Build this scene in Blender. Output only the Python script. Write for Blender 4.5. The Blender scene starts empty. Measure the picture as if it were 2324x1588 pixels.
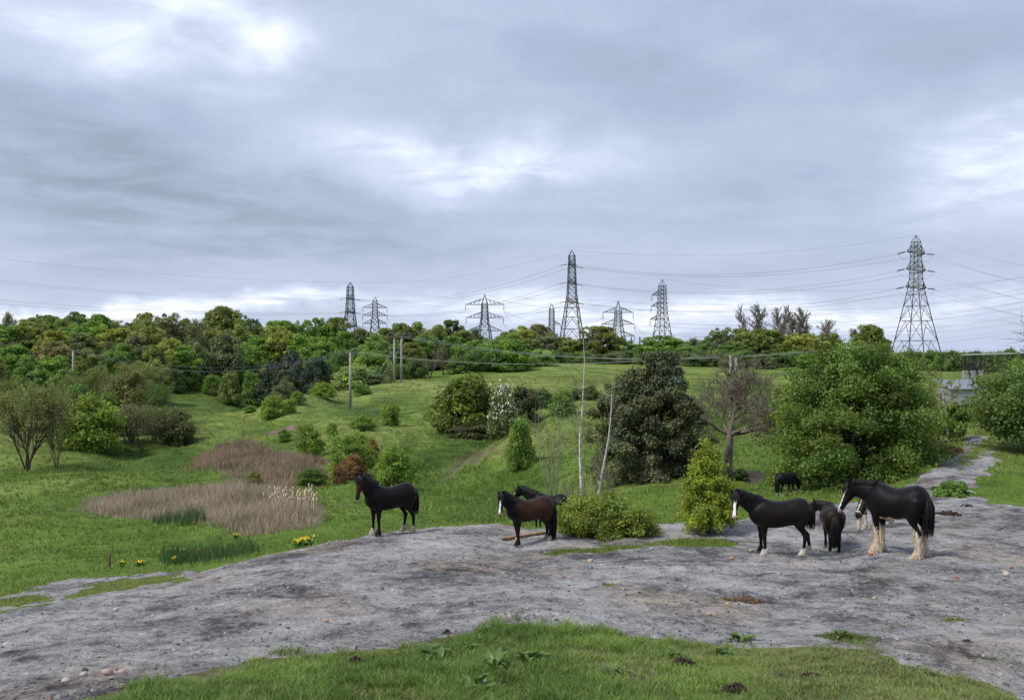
import bpy, bmesh, math, random
import numpy as np
from mathutils import Vector, Matrix

random.seed(7)
RNG = np.random.default_rng(11)
scene = bpy.context.scene
COL = scene.collection
R = math.radians

# ------------------------------------------------------------------ camera
F = 2261.0                      # focal length in units of a 2324 wide frame
CX, CY = 1162.0, 794.0
cam = bpy.data.cameras.new('camera'); cam.lens = 36.0 * F / 2324.0; cam.sensor_width = 36.0
cam.clip_start = 0.1; cam.clip_end = 12000
cam_o = bpy.data.objects.new('camera', cam); COL.objects.link(cam_o)
cam_o.location = (0, 0, 0); cam_o.rotation_euler = (R(90), 0, 0)
scene.camera = cam_o

# ------------------------------------------------------------------ light
SUN_EL, SUN_AZ = 52.0, -118.0     # degrees; azimuth measured from +Y (view axis) towards +X
scene.view_settings.view_transform = 'Standard'
scene.view_settings.look = 'None'
scene.view_settings.gamma = 1.0
scene.view_settings.use_curve_mapping = False
scene.view_settings.exposure = 1.22
scene.cycles.use_denoising = True
scene.cycles.max_bounces = 6
scene.cycles.diffuse_bounces = 3
scene.cycles.glossy_bounces = 2
scene.cycles.transmission_bounces = 3
scene.cycles.transparent_max_bounces = 8

sun = bpy.data.lights.new('sun', 'SUN'); sun.energy = 1.5; sun.angle = R(13); sun.color = (1.0, 0.96, 0.90)
sun_o = bpy.data.objects.new('sun', sun); COL.objects.link(sun_o)
sd = Vector((math.sin(R(SUN_AZ)) * math.cos(R(SUN_EL)), math.cos(R(SUN_AZ)) * math.cos(R(SUN_EL)), math.sin(R(SUN_EL))))
sun_o.rotation_euler = (-sd).to_track_quat('-Z', 'Y').to_euler()

# ------------------------------------------------------------------ world: sky behind broken overcast
world = bpy.data.worlds.new('World'); scene.world = world; world.use_nodes = True
wt = world.node_tree; wt.nodes.clear()
class NT:
    """small helper to write node trees"""
    def __init__(s, t): s.t = t
    def n(s, typ, **kw):
        nd = s.t.nodes.new(typ)
        for k, v in kw.items():
            if k.startswith('i_'):
                key = k[2:]
                key = int(key) if key.isdigit() else key.replace('_', ' ')
                sock = nd.inputs[key]
                if isinstance(v, bpy.types.NodeSocket): s.t.links.new(v, sock)
                else: sock.default_value = v
            else: setattr(nd, k, v)
        return nd
    def link(s, a, b): s.t.links.new(a, b)
    def m(s, op, a, b=None, c=None, clamp=False):
        nd = s.t.nodes.new('ShaderNodeMath'); nd.operation = op; nd.use_clamp = clamp
        for i, v in enumerate((a, b, c)):
            if v is None: continue
            if isinstance(v, bpy.types.NodeSocket): s.t.links.new(v, nd.inputs[i])
            else: nd.inputs[i].default_value = v
        return nd.outputs[0]
    def vm(s, op, a, b=None):
        nd = s.t.nodes.new('ShaderNodeVectorMath'); nd.operation = op
        for i, v in enumerate((a, b)):
            if v is None: continue
            if isinstance(v, bpy.types.NodeSocket): s.t.links.new(v, nd.inputs[i])
            else: nd.inputs[i].default_value = v
        return nd.outputs['Value'] if op in ('LENGTH', 'DOT_PRODUCT', 'DISTANCE') else nd.outputs[0]
    def ramp(s, fac, stops, interp='LINEAR'):
        nd = s.t.nodes.new('ShaderNodeValToRGB'); cr = nd.color_ramp; cr.interpolation = interp
        while len(cr.elements) > 1: cr.elements.remove(cr.elements[-1])
        for i, (p, c) in enumerate(stops):
            e = cr.elements[0] if i == 0 else cr.elements.new(p)
            e.position = p
            e.color = (c[0], c[1], c[2], 1) if hasattr(c, '__len__') else (c, c, c, 1)
        s.t.links.new(fac, nd.inputs[0])
        return nd.outputs[0]
    def mix(s, fac, a, b, mode='MIX'):
        nd = s.t.nodes.new('ShaderNodeMix'); nd.data_type = 'RGBA'; nd.blend_type = mode
        for i, v in ((0, fac), (6, a), (7, b)):
            if isinstance(v, bpy.types.NodeSocket): s.t.links.new(v, nd.inputs[i])
            else: nd.inputs[i].default_value = (v[0], v[1], v[2], 1) if hasattr(v, '__len__') else v
        return nd.outputs[2]
    def noise(s, vec, scale, detail=4, rough=0.55, dist=0.0, out=0, dim='3D'):
        nd = s.t.nodes.new('ShaderNodeTexNoise'); nd.noise_dimensions = dim
        if vec is not None: s.t.links.new(vec, nd.inputs['Vector'])
        nd.inputs['Scale'].default_value = scale; nd.inputs['Detail'].default_value = detail
        nd.inputs['Roughness'].default_value = rough; nd.inputs['Distortion'].default_value = dist
        return nd.outputs[out]
    def mr(s, v, a, b, c=0.0, d=1.0, smooth=True):
        nd = s.t.nodes.new('ShaderNodeMapRange'); nd.interpolation_type = 'SMOOTHSTEP' if smooth else 'LINEAR'
        if isinstance(v, bpy.types.NodeSocket): s.t.links.new(v, nd.inputs[0])
        for i, x in enumerate((a, b, c, d)): nd.inputs[i + 1].default_value = x
        return nd.outputs[0]

def build_world():
    w = NT(wt)
    tc = w.n('ShaderNodeTexCoord').outputs['Generated']
    sky = w.n('ShaderNodeTexSky', sky_type='NISHITA', sun_disc=False, sun_elevation=R(SUN_EL), sun_rotation=R(SUN_AZ), air_density=1.0, dust_density=2.0)
    sep = w.n('ShaderNodeSeparateXYZ', i_0=tc)
    x, y, z = sep.outputs
    zc = w.m('MAXIMUM', z, 0.0)
    den = w.m('ADD', zc, 0.10)
    # the cloud sheet: a plane overhead, so the deck closes up towards the horizon
    pl = w.n('ShaderNodeCombineXYZ', i_0=w.m('DIVIDE', x, den), i_1=w.m('DIVIDE', y, den), i_2=0.0).outputs[0]
    big = w.noise(pl, 0.55, 5, 0.55, 0.6)
    mid = w.noise(pl, 1.7, 5, 0.55, 0.4)
    fine = w.noise(pl, 5.0, 6, 0.6, 0.3)
    # thin places of the deck: softly ragged openings
    wob = w.noise(tc, 5.0, 5, 0.55, 0.0, out=1)
    wob2 = w.vm('SUBTRACT', wob, (0.5, 0.5, 0.5))
    dw = w.vm('ADD', tc, w.vm('MULTIPLY', wob2, (0.26, 0.26, 0.12)))
    def blob(px, py, rx, rz, amt):
        c = Vector(((px - CX) / F, 1.0, (CY - py) / F)).normalized()
        v = w.vm('SUBTRACT', dw, tuple(c))
        v = w.vm('MULTIPLY', v, (F / rx, 3.0, F / rz))
        d = w.vm('LENGTH', v)
        return w.mr(d, 0.0, 1.0, amt, 0.0)
    acc = None
    for b in CLOUD_GAPS:
        o = blob(*b)
        acc = o if acc is None else w.m('ADD', acc, o)
    acc = w.m('MULTIPLY', acc, w.mr(w.noise(pl, 3.2, 6, 0.56, 0.5), 0.25, 0.70, 0.40, 1.35))
    n = w.m('ADD', w.m('MULTIPLY', w.m('SUBTRACT', big, 0.5), 0.50), w.m('MULTIPLY', w.m('SUBTRACT', mid, 0.5), 0.26))
    n = w.m('ADD', n, w.m('MULTIPLY', w.m('SUBTRACT', fine, 0.5), 0.07))
    n = w.m('MULTIPLY', n, w.mr(z, 0.0, 0.16, 0.30, 1.0))
    base = w.m('ADD', w.m('ADD', n, 0.37), acc)
    # the deck thins out low over the horizon
    low = w.mr(z, 0.085, 0.0, 0.0, 0.10)
    base = w.m('ADD', base, low, clamp=True)
    k = 1.0
    col = w.ramp(base, [(0.0, (0.225 * k, 0.268 * k, 0.338 * k)), (0.28, (0.312 * k, 0.364 * k, 0.486 * k)), (0.55, (0.455 * k, 0.512 * k, 0.650 * k)), (0.80, (0.63 * k, 0.68 * k, 0.775 * k)), (1.0, (0.80 * k, 0.83 * k, 0.875 * k))])
    scl = w.vm('MULTIPLY', col, (SKY_GAIN,) * 3)
    mixed = w.mix(0.93, sky.outputs[0], scl)
    bg = w.n('ShaderNodeBackground', i_0=mixed, i_1=0.08)
    out = w.n('ShaderNodeOutputWorld', i_0=bg.outputs[0])
SKY_GAIN = 7.7
CLOUD_GAPS = [  # centre of each thin or thick place of the deck (frame units), size, how much brighter or darker
    (300, 70, 640, 260, 0.22), (120, 40, 240, 60, 0.16), (450, 50, 220, 50, 0.20), (330, 150, 280, 40, 0.14), (640, 80, 150, 110, 0.2), (230, 110, 200, 40, 0.12), (620, 110, 200, 150, 0.16), (40, 100, 300, 120, 0.08),
    (1060, 365, 600, 125, 0.30), (1280, 370, 330, 80, 0.16), (950, 350, 260, 50, 0.14), (1130, 400, 300, 40, 0.12), (2300, 320, 330, 190, 0.42), (2150, 130, 420, 170, -0.10),
    (330, 695, 640, 46, 0.55), (60, 680, 330, 40, 0.2), (1500, 705, 1050, 70, 0.42), (2050, 715, 420, 75, 0.16),
    (150, 330, 520, 190, -0.26), (520, 480, 640, 160, -0.20), (1450, 130, 620, 200, -0.14), (820, 560, 800, 60, -0.08),
]
build_world()
world.cycles.sampling_method = 'MANUAL'; world.cycles.sample_map_resolution = 256
# ------------------------------------------------------------------ numpy noise
def _hash(ix, iy, seed):
    h = (ix.astype(np.int64) * 374761393 + iy.astype(np.int64) * 668265263 + seed * 1442695041) & 0xFFFFFFFF
    h = ((h ^ (h >> 13)) * 1274126177) & 0xFFFFFFFF
    h = (h ^ (h >> 16)) & 0xFFFF
    return h / 65535.0
def vnoise(x, y, seed=0):
    ix = np.floor(x); iy = np.floor(y); fx = x - ix; fy = y - iy
    fx = fx * fx * fx * (fx * (fx * 6 - 15) + 10); fy = fy * fy * fy * (fy * (fy * 6 - 15) + 10)
    a = _hash(ix, iy, seed); b = _hash(ix + 1, iy, seed); c = _hash(ix, iy + 1, seed); d = _hash(ix + 1, iy + 1, seed)
    return (a * (1 - fx) + b * fx) * (1 - fy) + (c * (1 - fx) + d * fx) * fy - 0.5
def fbm(x, y, seed=0, octv=4, gain=0.5):
    s = 0; a = 1.0; t = 0
    for o in range(octv):
        s = s + a * vnoise(x * 2 ** o + 17.3 * o, y * 2 ** o - 9.1 * o, seed + o); t += a; a *= gain
    return s / t * 2          # about -1..1

# ------------------------------------------------------------------ land form
CTRL = [  # bearing and height of surveyed points (frame units) with their distance in metres
 (0,1588,10.5),(600,1588,10.2),(1162,1588,10),(1700,1588,10.2),(2324,1588,10.8),
 (1162,1425,13.5),(600,1500,12.0),(0,1500,13.2),(1900,1450,13.2),(2324,1480,13),
 (400,1360,18),(0,1400,17.0),(900,1330,18),(1500,1330,18),(2100,1330,18.5),(2324,1330,19),
 (840,1222,26),(930,1212,26.8),(1165,1240,25.3),(1000,1200,28),(1130,1192,28.5),(1700,1258,23.8),(2000,1258,23),(2085,1260,23),(2324,1250,24),(1900,1250,24.8),
 (440,1302,21.5),(620,1262,24),(730,1240,25.2),(220,1352,19.5),(1350,1240,25),(1600,1210,27.5),(1500,1195,29),(1270,1192,28.7),(1380,1192,28.8),
 (1950,1195,28.5),(2150,1110,36),(2324,1150,32),(2110,1070,40),(2200,1010,49),(2324,1050,43),(2260,985,54),(1850,1140,33.5),(1700,1180,30),
 (0,1350,25),(0,1322,32),(30,1300,37),(250,1308,30),(150,1338,24),(440,1288,38),(620,1245,43),(840,1200,50),(1000,1180,54),(1130,1168,56),(1240,1212,33.0),(1240,1165,50),
 (1340,1195,33),(1350,1150,43),(1300,1100,58),(1480,1190,30),(1480,1152,36),(1450,1102,46),(1650,1065,52),(1700,1120,42),(1790,1115,43),(1900,1110,42),(2000,1095,42),
 (0,1250,46),(250,1250,45),(0,1150,68),(450,1150,64),(680,1160,58),(60,1075,93),(200,1070,93),(300,1030,112),(450,1060,92),(600,1080,82),(750,1080,78),(850,1085,74),(250,1110,80),(450,1205,52),
 (950,1090,76),(900,1000,100),(700,1000,108),(560,1000,112),(430,980,125),(800,960,122),(600,940,145),(795,920,158),(880,945,128),(400,905,190),(530,902,198),(570,935,190),(640,902,158),(600,950,178),(700,900,190),(470,930,165),(735,905,165),(820,905,165),
 (895,870,195),(1000,860,205),(1100,845,215),(1300,832,240),(1600,834,260),(1800,836,260),(2050,838,260),(2324,845,250),
 (1180,1048,76),(1250,952,90),(1100,1050,78),(1290,942,98),(1050,1046,82),(1060,982,116),(1180,972,118),(1150,988,84),(1100,1008,103),(1010,1042,97),(1040,1010,108),(960,1060,92),(1200,985,104),
 (1100,900,150),(1300,890,150),(1300,860,190),(1500,900,140),(1660,957,120),(1700,1000,90),(1500,1000,85),(1400,1000,82),(1800,950,110),(1800,870,180),(1950,1000,75),
 (2150,960,62),(2150,890,120),(2324,960,60),(2324,890,120),(2050,1040,50),
 (0,940,130),(0,880,170),(0,815,230),(200,900,160),(300,860,200),(300,812,250),(600,840,250),(700,812,300),(500,810,320),(150,960,128),(350,960,135),
]
_pts = []
for px, py, Y in CTRL:
    _pts.append(((px - CX) / F * Y, Y, (CY - py) / F * Y))
for a in (-150, -100, -45, -20, 0, 20, 45, 100, 150):
    _pts.append((math.sin(R(a)) * 0.8, math.cos(R(a)) * 0.8, -1.68))
    _pts.append((math.sin(R(a)) * 4.5, math.cos(R(a)) * 4.5, -2.35))
for a in np.linspace(-45, 45, 9):
    lf = max(0.0, -a / 45.0)
    for rr, zz in ((420, -4.0 + 3.5 * lf), (700, -5 + 4 * lf), (1600, -9), (4000, -14), (9000, -20)):
        _pts.append((math.sin(R(a)) * rr, math.cos(R(a)) * rr, zz))
for r_, zl, zr in ((10, -3.9, -3.9), (18, -5.0, -4.6), (25, -6.8, -4.9), (45, -9.6, -4.9), (90, -11.4, -5.0), (160, -6.5, -4.8), (250, -0.5, -4.5)):
    for a, zz in ((-38, zl), (-45, zl), (38, zr), (45, zr)):
        _pts.append((math.sin(R(a)) * r_, math.cos(R(a)) * r_, zz))
_P = np.array(_pts)
KA, KR = 3.6, 1.0
def _uv(X, Y):
    a = np.arctan2(X, Y); a = np.clip(a, -R(46), R(46))
    return a * KA, np.log(np.hypot(X, Y) + 1.2) * KR
def _kern(d2):
    return 0.5 * d2 * np.log(d2 + 1e-9)
def _fit():
    u, v = _uv(_P[:, 0], _P[:, 1]); n = len(u)
    K = _kern((u[:, None] - u[None]) ** 2 + (v[:, None] - v[None]) ** 2) + np.eye(n) * 0.0012
    Q = np.stack([np.ones(n), u, v], 1)
    A = np.block([[K, Q], [Q.T, np.zeros((3, 3))]])
    # fit the slope of sight z/r, which has an even range from the feet to the horizon
    r = np.hypot(_P[:, 0], _P[:, 1]) + 1.2
    s = np.linalg.solve(A, np.concatenate([_P[:, 2] / r, np.zeros(3)]))
    return u, v, s
_fu, _fv, _fs = _fit()
def ground_smooth(X, Y):
    X = np.atleast_1d(np.asarray(X, float)); Y = np.atleast_1d(np.asarray(Y, float))
    out = np.empty(X.shape); xf = X.ravel(); yf = Y.ravel(); of = np.empty(xf.shape)
    for i in range(0, len(xf), 20000):
        u, v = _uv(xf[i:i + 20000], yf[i:i + 20000])
        K = _kern((u[:, None] - _fu[None]) ** 2 + (v[:, None] - _fv[None]) ** 2)
        n = len(_fu)
        of[i:i + 20000] = (K @ _fs[:n] + _fs[n] + _fs[n + 1] * u + _fs[n + 2] * v) * (np.hypot(xf[i:i + 20000], yf[i:i + 20000]) + 1.2)
    return of.reshape(X.shape)
def on_ground(px, py, r0=6.0):
    """where the sight line towards a frame point first meets the land"""
    t = np.exp(np.linspace(math.log(r0), math.log(600), 1600))
    X = (px - CX) / F * t; Z = (CY - py) / F * t
    g = ground_smooth(X, t)
    i = np.argmax(Z <= g)
    if not (Z <= g).any(): i = len(t) - 1
    Y = t[i]
    if i > 0:
        a, b = Z[i - 1] - g[i - 1], Z[i] - g[i]
        Y = t[i - 1] + (t[i] - t[i - 1]) * a / (a - b + 1e-12)
    return float((px - CX) / F * Y), float(Y)

# ------------------------------------------------------------------ where bare spoil, path, turf lie (outlines on the land)
def outline(pts, r0=6.0):
    return np.array([on_ground(px, py, r0) for px, py in pts])
def inside(poly, X, Y):
    """signed distance to a polygon, positive inside"""
    d2 = np.full(X.shape, 1e9); c = np.zeros(X.shape, bool); n = len(poly)
    for i in range(n):
        x0, y0 = poly[i]; x1, y1 = poly[(i + 1) % n]
        ex, ey = x1 - x0, y1 - y0
        t = np.clip(((X - x0) * ex + (Y - y0) * ey) / (ex * ex + ey * ey + 1e-12), 0, 1)
        d2 = np.minimum(d2, (X - x0 - t * ex) ** 2 + (Y - y0 - t * ey) ** 2)
        k = ((y0 <= Y) != (y1 <= Y)) & (X < ex * (Y - y0) / (ey + 1e-12 if ey == 0 else ey) + x0)
        c ^= k
    d = np.sqrt(d2)
    return np.where(c, d, -d)
def sst(x, a, b):
    t = np.clip((x - a) / (b - a), 0, 1); return t * t * (3 - 2 * t)
def ring(ref, pts):
    """outline from points given as (bearing, distance)"""
    return np.array([((p - CX) / F * Y, Y) for p, Y in pts])

POLY = {}
POLY['spoil'] = np.array([(-16, 9.5), (-16, 14)] + [((p - CX) / F * Y, Y) for p, Y in
    [(-250, 16.2), (-100, 17.0), (0, 17.8), (150, 19.3), (300, 20.6), (440, 22.0), (620, 24.6), (730, 25.9), (840, 27.2), (930, 28.0), (1000, 28.9), (1130, 29.4), (1270, 29.4), (1400, 29.0),
     (1490, 29.8), (1560, 30.3), (1640, 29.8), (1700, 30.2), (1780, 31.8), (1850, 33.2), (1960, 34.6), (2060, 37.0), (2090, 39.6), (2120, 42.5), (2162, 46.0), (2195, 50.0), (2206, 53), (2224, 52), (2200, 46.5), (2180, 42.0), (2185, 40.2), (2225, 44), (2250, 48), (2262, 48), (2255, 42.5), (2225, 38.0), (2205, 35.5), (2240, 32.8), (2330, 32.0), (2500, 31), (2500, 18), (2330, 10.6),
     (2240, 11.1), (2050, 11.6), (1960, 12.4), (1800, 12.9), (1600, 13.3), (1400, 13.5), (1200, 13.6), (1050, 13.3), (900, 12.6), (700, 12.3), (560, 12.0), (400, 11.1), (330, 10.8), (290, 10.4), (200, 9.6)]])
POLY['shelf'] = outline([(20, 1352), (110, 1322), (250, 1307), (380, 1300), (470, 1292), (520, 1282), (560, 1275), (440, 1306), (300, 1340), (150, 1368), (-20, 1388), (-60, 1372)], 17.0)
POLY['moss_a'] = outline([(150, 1358), (185, 1330), (260, 1318), (390, 1305), (455, 1303), (430, 1318), (330, 1328), (240, 1345)], 15.0)
POLY['moss_b'] = outline([(-40, 1385), (-20, 1362), (60, 1352), (130, 1345), (110, 1362), (40, 1376)], 15.0)
POLY['turf_bush'] = outline([(1225, 1262), (1270, 1247), (1400, 1240), (1480, 1232), (1560, 1222), (1640, 1222), (1690, 1236), (1600, 1242), (1500, 1240), (1430, 1250), (1330, 1256)])
POLY['tuft_a'] = outline([(1345, 1332), (1380, 1325), (1415, 1331), (1380, 1338)])
POLY['tuft_b'] = outline([(1985, 1422), (2050, 1412), (2070, 1424), (2010, 1432)])
POLY['tuft_c'] = outline([(2105, 1410), (2160, 1404), (2195, 1408), (2150, 1414)])
POLY['tuft_d'] = outline([(2235, 1496), (2290, 1488), (2330, 1496), (2290, 1506)])
POLY['tuft_e'] = outline([(2160, 1510), (2200, 1500), (2240, 1512), (2200, 1520)])
POLY['tuft_f'] = outline([(1860, 1440), (1920, 1434), (1980, 1446), (1960, 1462), (1900, 1458)])
POLY['reed_a'] = outline([(205, 1150), (300, 1132), (450, 1118), (560, 1112), (640, 1108), (700, 1140), (722, 1170), (700, 1195), (600, 1212), (540, 1212), (520, 1190), (430, 1182), (330, 1180), (225, 1174)], 33)
POLY['reed_b'] = outline([(432, 1030), (500, 1008), (545, 998), (600, 1012), (680, 1020), (745, 1038), (735, 1075), (660, 1092), (690, 1120), (640, 1125), (560, 1112), (520, 1085), (490, 1062), (440, 1048)], 33)
POLY['scar'] = outline([(598, 975), (640, 962), (695, 957), (690, 968), (650, 976), (610, 984)], 60)
POLY['lip'] = outline([(1000, 1066), (1022, 1042), (1080, 1012), (1150, 990), (1215, 968), (1215, 978), (1150, 1002), (1090, 1026), (1035, 1060), (1010, 1080)], 50)
POLY['scar_b'] = outline([(1665, 1085), (1690, 1062), (1735, 1070), (1745, 1090), (1700, 1098)], 40)
FORE = np.array([(-6.2, 8.6)] + [((p - CX) / F * Y, Y) for p, Y in
    [(200, 9.6), (290, 10.4), (330, 10.8), (400, 11.1), (560, 12.0), (700, 12.3), (900, 12.6), (1050, 13.3), (1200, 13.6), (1400, 13.5), (1600, 13.3), (1800, 12.9), (1960, 12.4), (2050, 11.6), (2240, 11.1), (2330, 10.6)]] + [(5.5, 9.2), (4, 7.5), (-4, 7.5)])

def masks(X, Y):
    """bare ground share, moss share, reed litter share"""
    wob = 0.35 * fbm(X * 0.9, Y * 0.9, 5) + 0.16 * fbm(X * 4, Y * 4, 9, 3)
    sc = np.clip(np.hypot(X, Y) / 25, 0.55, 3)
    bare = sst(inside(POLY['spoil'], X, Y) + wob * sc, -0.14, 0.16)
    sh = sst(inside(POLY['shelf'], X, Y) + wob * 1.6, -0.2, 0.3)
    bare = np.maximum(bare, sh * 0.95)
    green = np.zeros(X.shape)
    for k in POLY:
        if k.startswith(('moss', 'turf', 'tuft')):
            w_ = 0.8 if k.startswith('tuft') else 1.7
            green = np.maximum(green, sst(inside(POLY[k], X, Y) + wob * w_ * 0.7, -0.1, 0.22))
    # the trodden margin of the near turf: thin broken grass
    fr = inside(FORE, X, Y)
    bare = np.where((Y < 16) & (np.abs(X) < 8), np.minimum(bare, 1 - sst(fr + wob * 1.5, -0.15, 0.25)), bare)
    bare = bare * (1 - 0.92 * green)
    for k in ('scar', 'scar_b'):
        bare = np.maximum(bare, 0.0)
    scar = np.maximum(sst(inside(POLY['scar'], X, Y) + wob * 1.5, -0.2, 0.4), sst(inside(POLY['scar_b'], X, Y) + wob, -0.2, 0.4))
    scar = np.maximum(scar, 0.55 * sst(inside(POLY['lip'], X, Y) + wob * 2.2, -0.4, 0.9))
    reed = np.maximum(sst(inside(POLY['reed_a'], X, Y) + wob * 2, -0.5, 0.5), sst(inside(POLY['reed_b'], X, Y) + wob * 2.5, -0.5, 0.5))
    return bare, green, reed, scar

def relief(X, Y, bare):
    r = np.hypot(X, Y)
    near = np.clip(1.2 - r / 90, 0, 1)
    hum = 0.16 * fbm(X * 0.75, Y * 0.75, 31, 4, 0.6) * near + (0.75 * fbm(X * 0.09, Y * 0.09, 3, 4, 0.55) + 1.5 * fbm(X * 0.032, Y * 0.028, 13, 2)) * np.clip((r - 55) / 45, 0, 1) * np.clip(1.5 - r / 260, 0.1, 1)
    # cattle tracks along the hillside
    ter = 0.26 * np.sin(ground_cache * 6.0 + 2.2 * fbm(X * 0.05, Y * 0.05, 77, 3)) * np.clip((r - 60) / 30, 0, 1) * np.clip(1.5 - r / 180, 0, 1) if ground_cache is not None else 0
    clod = 0.075 * fbm(X * 1.1, Y * 1.1, 51, 4, 0.66) + 0.045 * np.abs(fbm(X * 4.5, Y * 4.5, 61, 3, 0.6)) + 0.06 * fbm(X * 0.35, Y * 0.35, 71, 2)
    turf = 0.035 * fbm(X * 2.2, Y * 2.2, 81, 3) * np.clip(1.3 - r / 30, 0, 1)
    return (1 - bare) * (hum * np.clip((r - 24) / 10, 0, 1) + turf + ter) + bare * clod
ground_cache = None
def ground(X, Y):
    """height of the land with its lumps; scalars or arrays"""
    global ground_cache
    sc = np.isscalar(X)
    X = np.atleast_1d(np.asarray(X, float)); Y = np.atleast_1d(np.asarray(Y, float))
    g = ground_smooth(X, Y); ground_cache = g
    bare = masks(X, Y)[0]
    g = g + relief(X, Y, bare)
    return float(g[0]) if sc else g

# ------------------------------------------------------------------ mesh helpers
def new_mesh(name, V, Fc, mat=None, smooth=True, attrs=None):
    V = np.asarray(V, np.float32)
    me = bpy.data.meshes.new(name)
    if isinstance(Fc, np.ndarray):
        k = Fc.shape[1]; nf = len(Fc)
        me.vertices.add(len(V)); me.vertices.foreach_set('co', V.ravel())
        me.loops.add(nf * k); me.loops.foreach_set('vertex_index', Fc.astype(np.int32).ravel())
        me.polygons.add(nf); me.polygons.foreach_set('loop_start', np.arange(0, nf * k, k, dtype=np.int32))
        me.update(calc_edges=True)
    else:
        me.from_pydata([tuple(v) for v in V], [], Fc)
        nf = len(Fc)
    me.polygons.foreach_set('use_smooth', np.full(len(me.polygons), smooth))
    for k_, v_ in (attrs or {}).items():
        v_ = np.asarray(v_, np.float32)
        if v_.ndim == 1:
            at = me.attributes.new(k_, 'FLOAT', 'POINT'); at.data.foreach_set('value', v_)
        else:
            at = me.attributes.new(k_, 'FLOAT_COLOR', 'POINT')
            c4 = np.ones((len(v_), 4), np.float32); c4[:, :3] = v_
            at.data.foreach_set('color', c4.ravel())
    if mat is not None: me.materials.append(mat)
    return me
def link(name, data, parent=None, loc=None, **props):
    o = bpy.data.objects.new(name, data); COL.objects.link(o)
    if parent is not None: o.parent = parent
    if loc is not None: o.location = loc
    for k, v in props.items():
        if v is not None: o[k] = v
    return o
def thing(name, label, cat, loc=(0, 0, 0), rz=0.0, group=None, scale=1.0):
    o = link(name, None, None, loc, label=label, category=cat, group=group)
    o.rotation_euler = (0, 0, rz)
    o.scale = (scale,) * 3 if not hasattr(scale, '__len__') else scale
    o.empty_display_size = 0.3
    return o
def copy_tree(o, parent=None):
    c = o.copy(); COL.objects.link(c); c.parent = parent
    for ch in list(o.children): copy_tree(ch, c)
    return c
class MB:
    """collects pieces into one mesh"""
    def __init__(s): s.v = []; s.f = []; s.c = []
    def add(s, V, Fc, col=None):
        b = len(s.v)
        s.v.extend([tuple(p) for p in V]); s.f.extend([tuple(b + i for i in f) for f in Fc])
        if col is not None: s.c.extend([col] * len(V)) if not hasattr(col[0], '__len__') else s.c.extend(col)
    def box(s, c, sx, sy, sz, rz=0, col=None):
        m = Matrix.Rotation(rz, 3, 'Z'); c = Vector(c)
        V = [c + m @ Vector((x * sx / 2, y * sy / 2, z * sz / 2)) for z in (-1, 1) for y in (-1, 1) for x in (-1, 1)]
        s.add(V, [(0, 2, 3, 1), (4, 5, 7, 6), (0, 1, 5, 4), (2, 6, 7, 3), (0, 4, 6, 2), (1, 3, 7, 5)], col)
    def bar(s, a, b, r, r2=None, n=4, cap=True, col=None):
        a = Vector(a); b = Vector(b); d = b - a
        if d.length < 1e-6: return
        q = d.to_track_quat('Z', 'X'); r2 = r if r2 is None else r2
        V = []
        for p, rr in ((a, r), (b, r2)):
            for i in range(n):
                t = 2 * math.pi * (i + 0.5) / n
                V.append(p + q @ Vector((math.cos(t) * rr, math.sin(t) * rr, 0)))
        Fc = [(i, (i + 1) % n, n + (i + 1) % n, n + i) for i in range(n)]
        if cap: Fc += [tuple(range(n - 1, -1, -1)), tuple(range(n, 2 * n))]
        s.add(V, Fc, col)
    def tube(s, pts, rad, n=6, col=None, cap=True):
        pts = [Vector(p) for p in pts]; rad = rad if hasattr(rad, '__len__') else [rad] * len(pts)
        V = []; prev = None
        for i, p in enumerate(pts):
            d = (pts[min(i + 1, len(pts) - 1)] - pts[max(i - 1, 0)])
            d = d.normalized() if d.length > 1e-9 else Vector((0, 0, 1))
            if prev is None:
                u = d.orthogonal().normalized()
            else:
                u = prev - d * prev.dot(d)
                u = u.normalized() if u.length > 1e-6 else d.orthogonal().normalized()
            prev = u; w = d.cross(u)
            for k in range(n):
                t = 2 * math.pi * k / n
                V.append(p + (u * math.cos(t) + w * math.sin(t)) * rad[i])
        Fc = []
        for i in range(len(pts) - 1):
            for k in range(n):
                a = i * n + k; b = i * n + (k + 1) % n
                Fc.append((a, b, b + n, a + n))
        if cap: Fc += [tuple(range(n - 1, -1, -1)), tuple(range((len(pts) - 1) * n, len(pts) * n))]
        s.add(V, Fc, col)
    def build(s, name, mat, parent=None, smooth=False, loc=None, **props):
        me = new_mesh(name, np.array(s.v), s.f, mat, smooth, {'tint': np.array(s.c)} if s.c else None)
        return link(name, me, parent, loc, **props)

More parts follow.
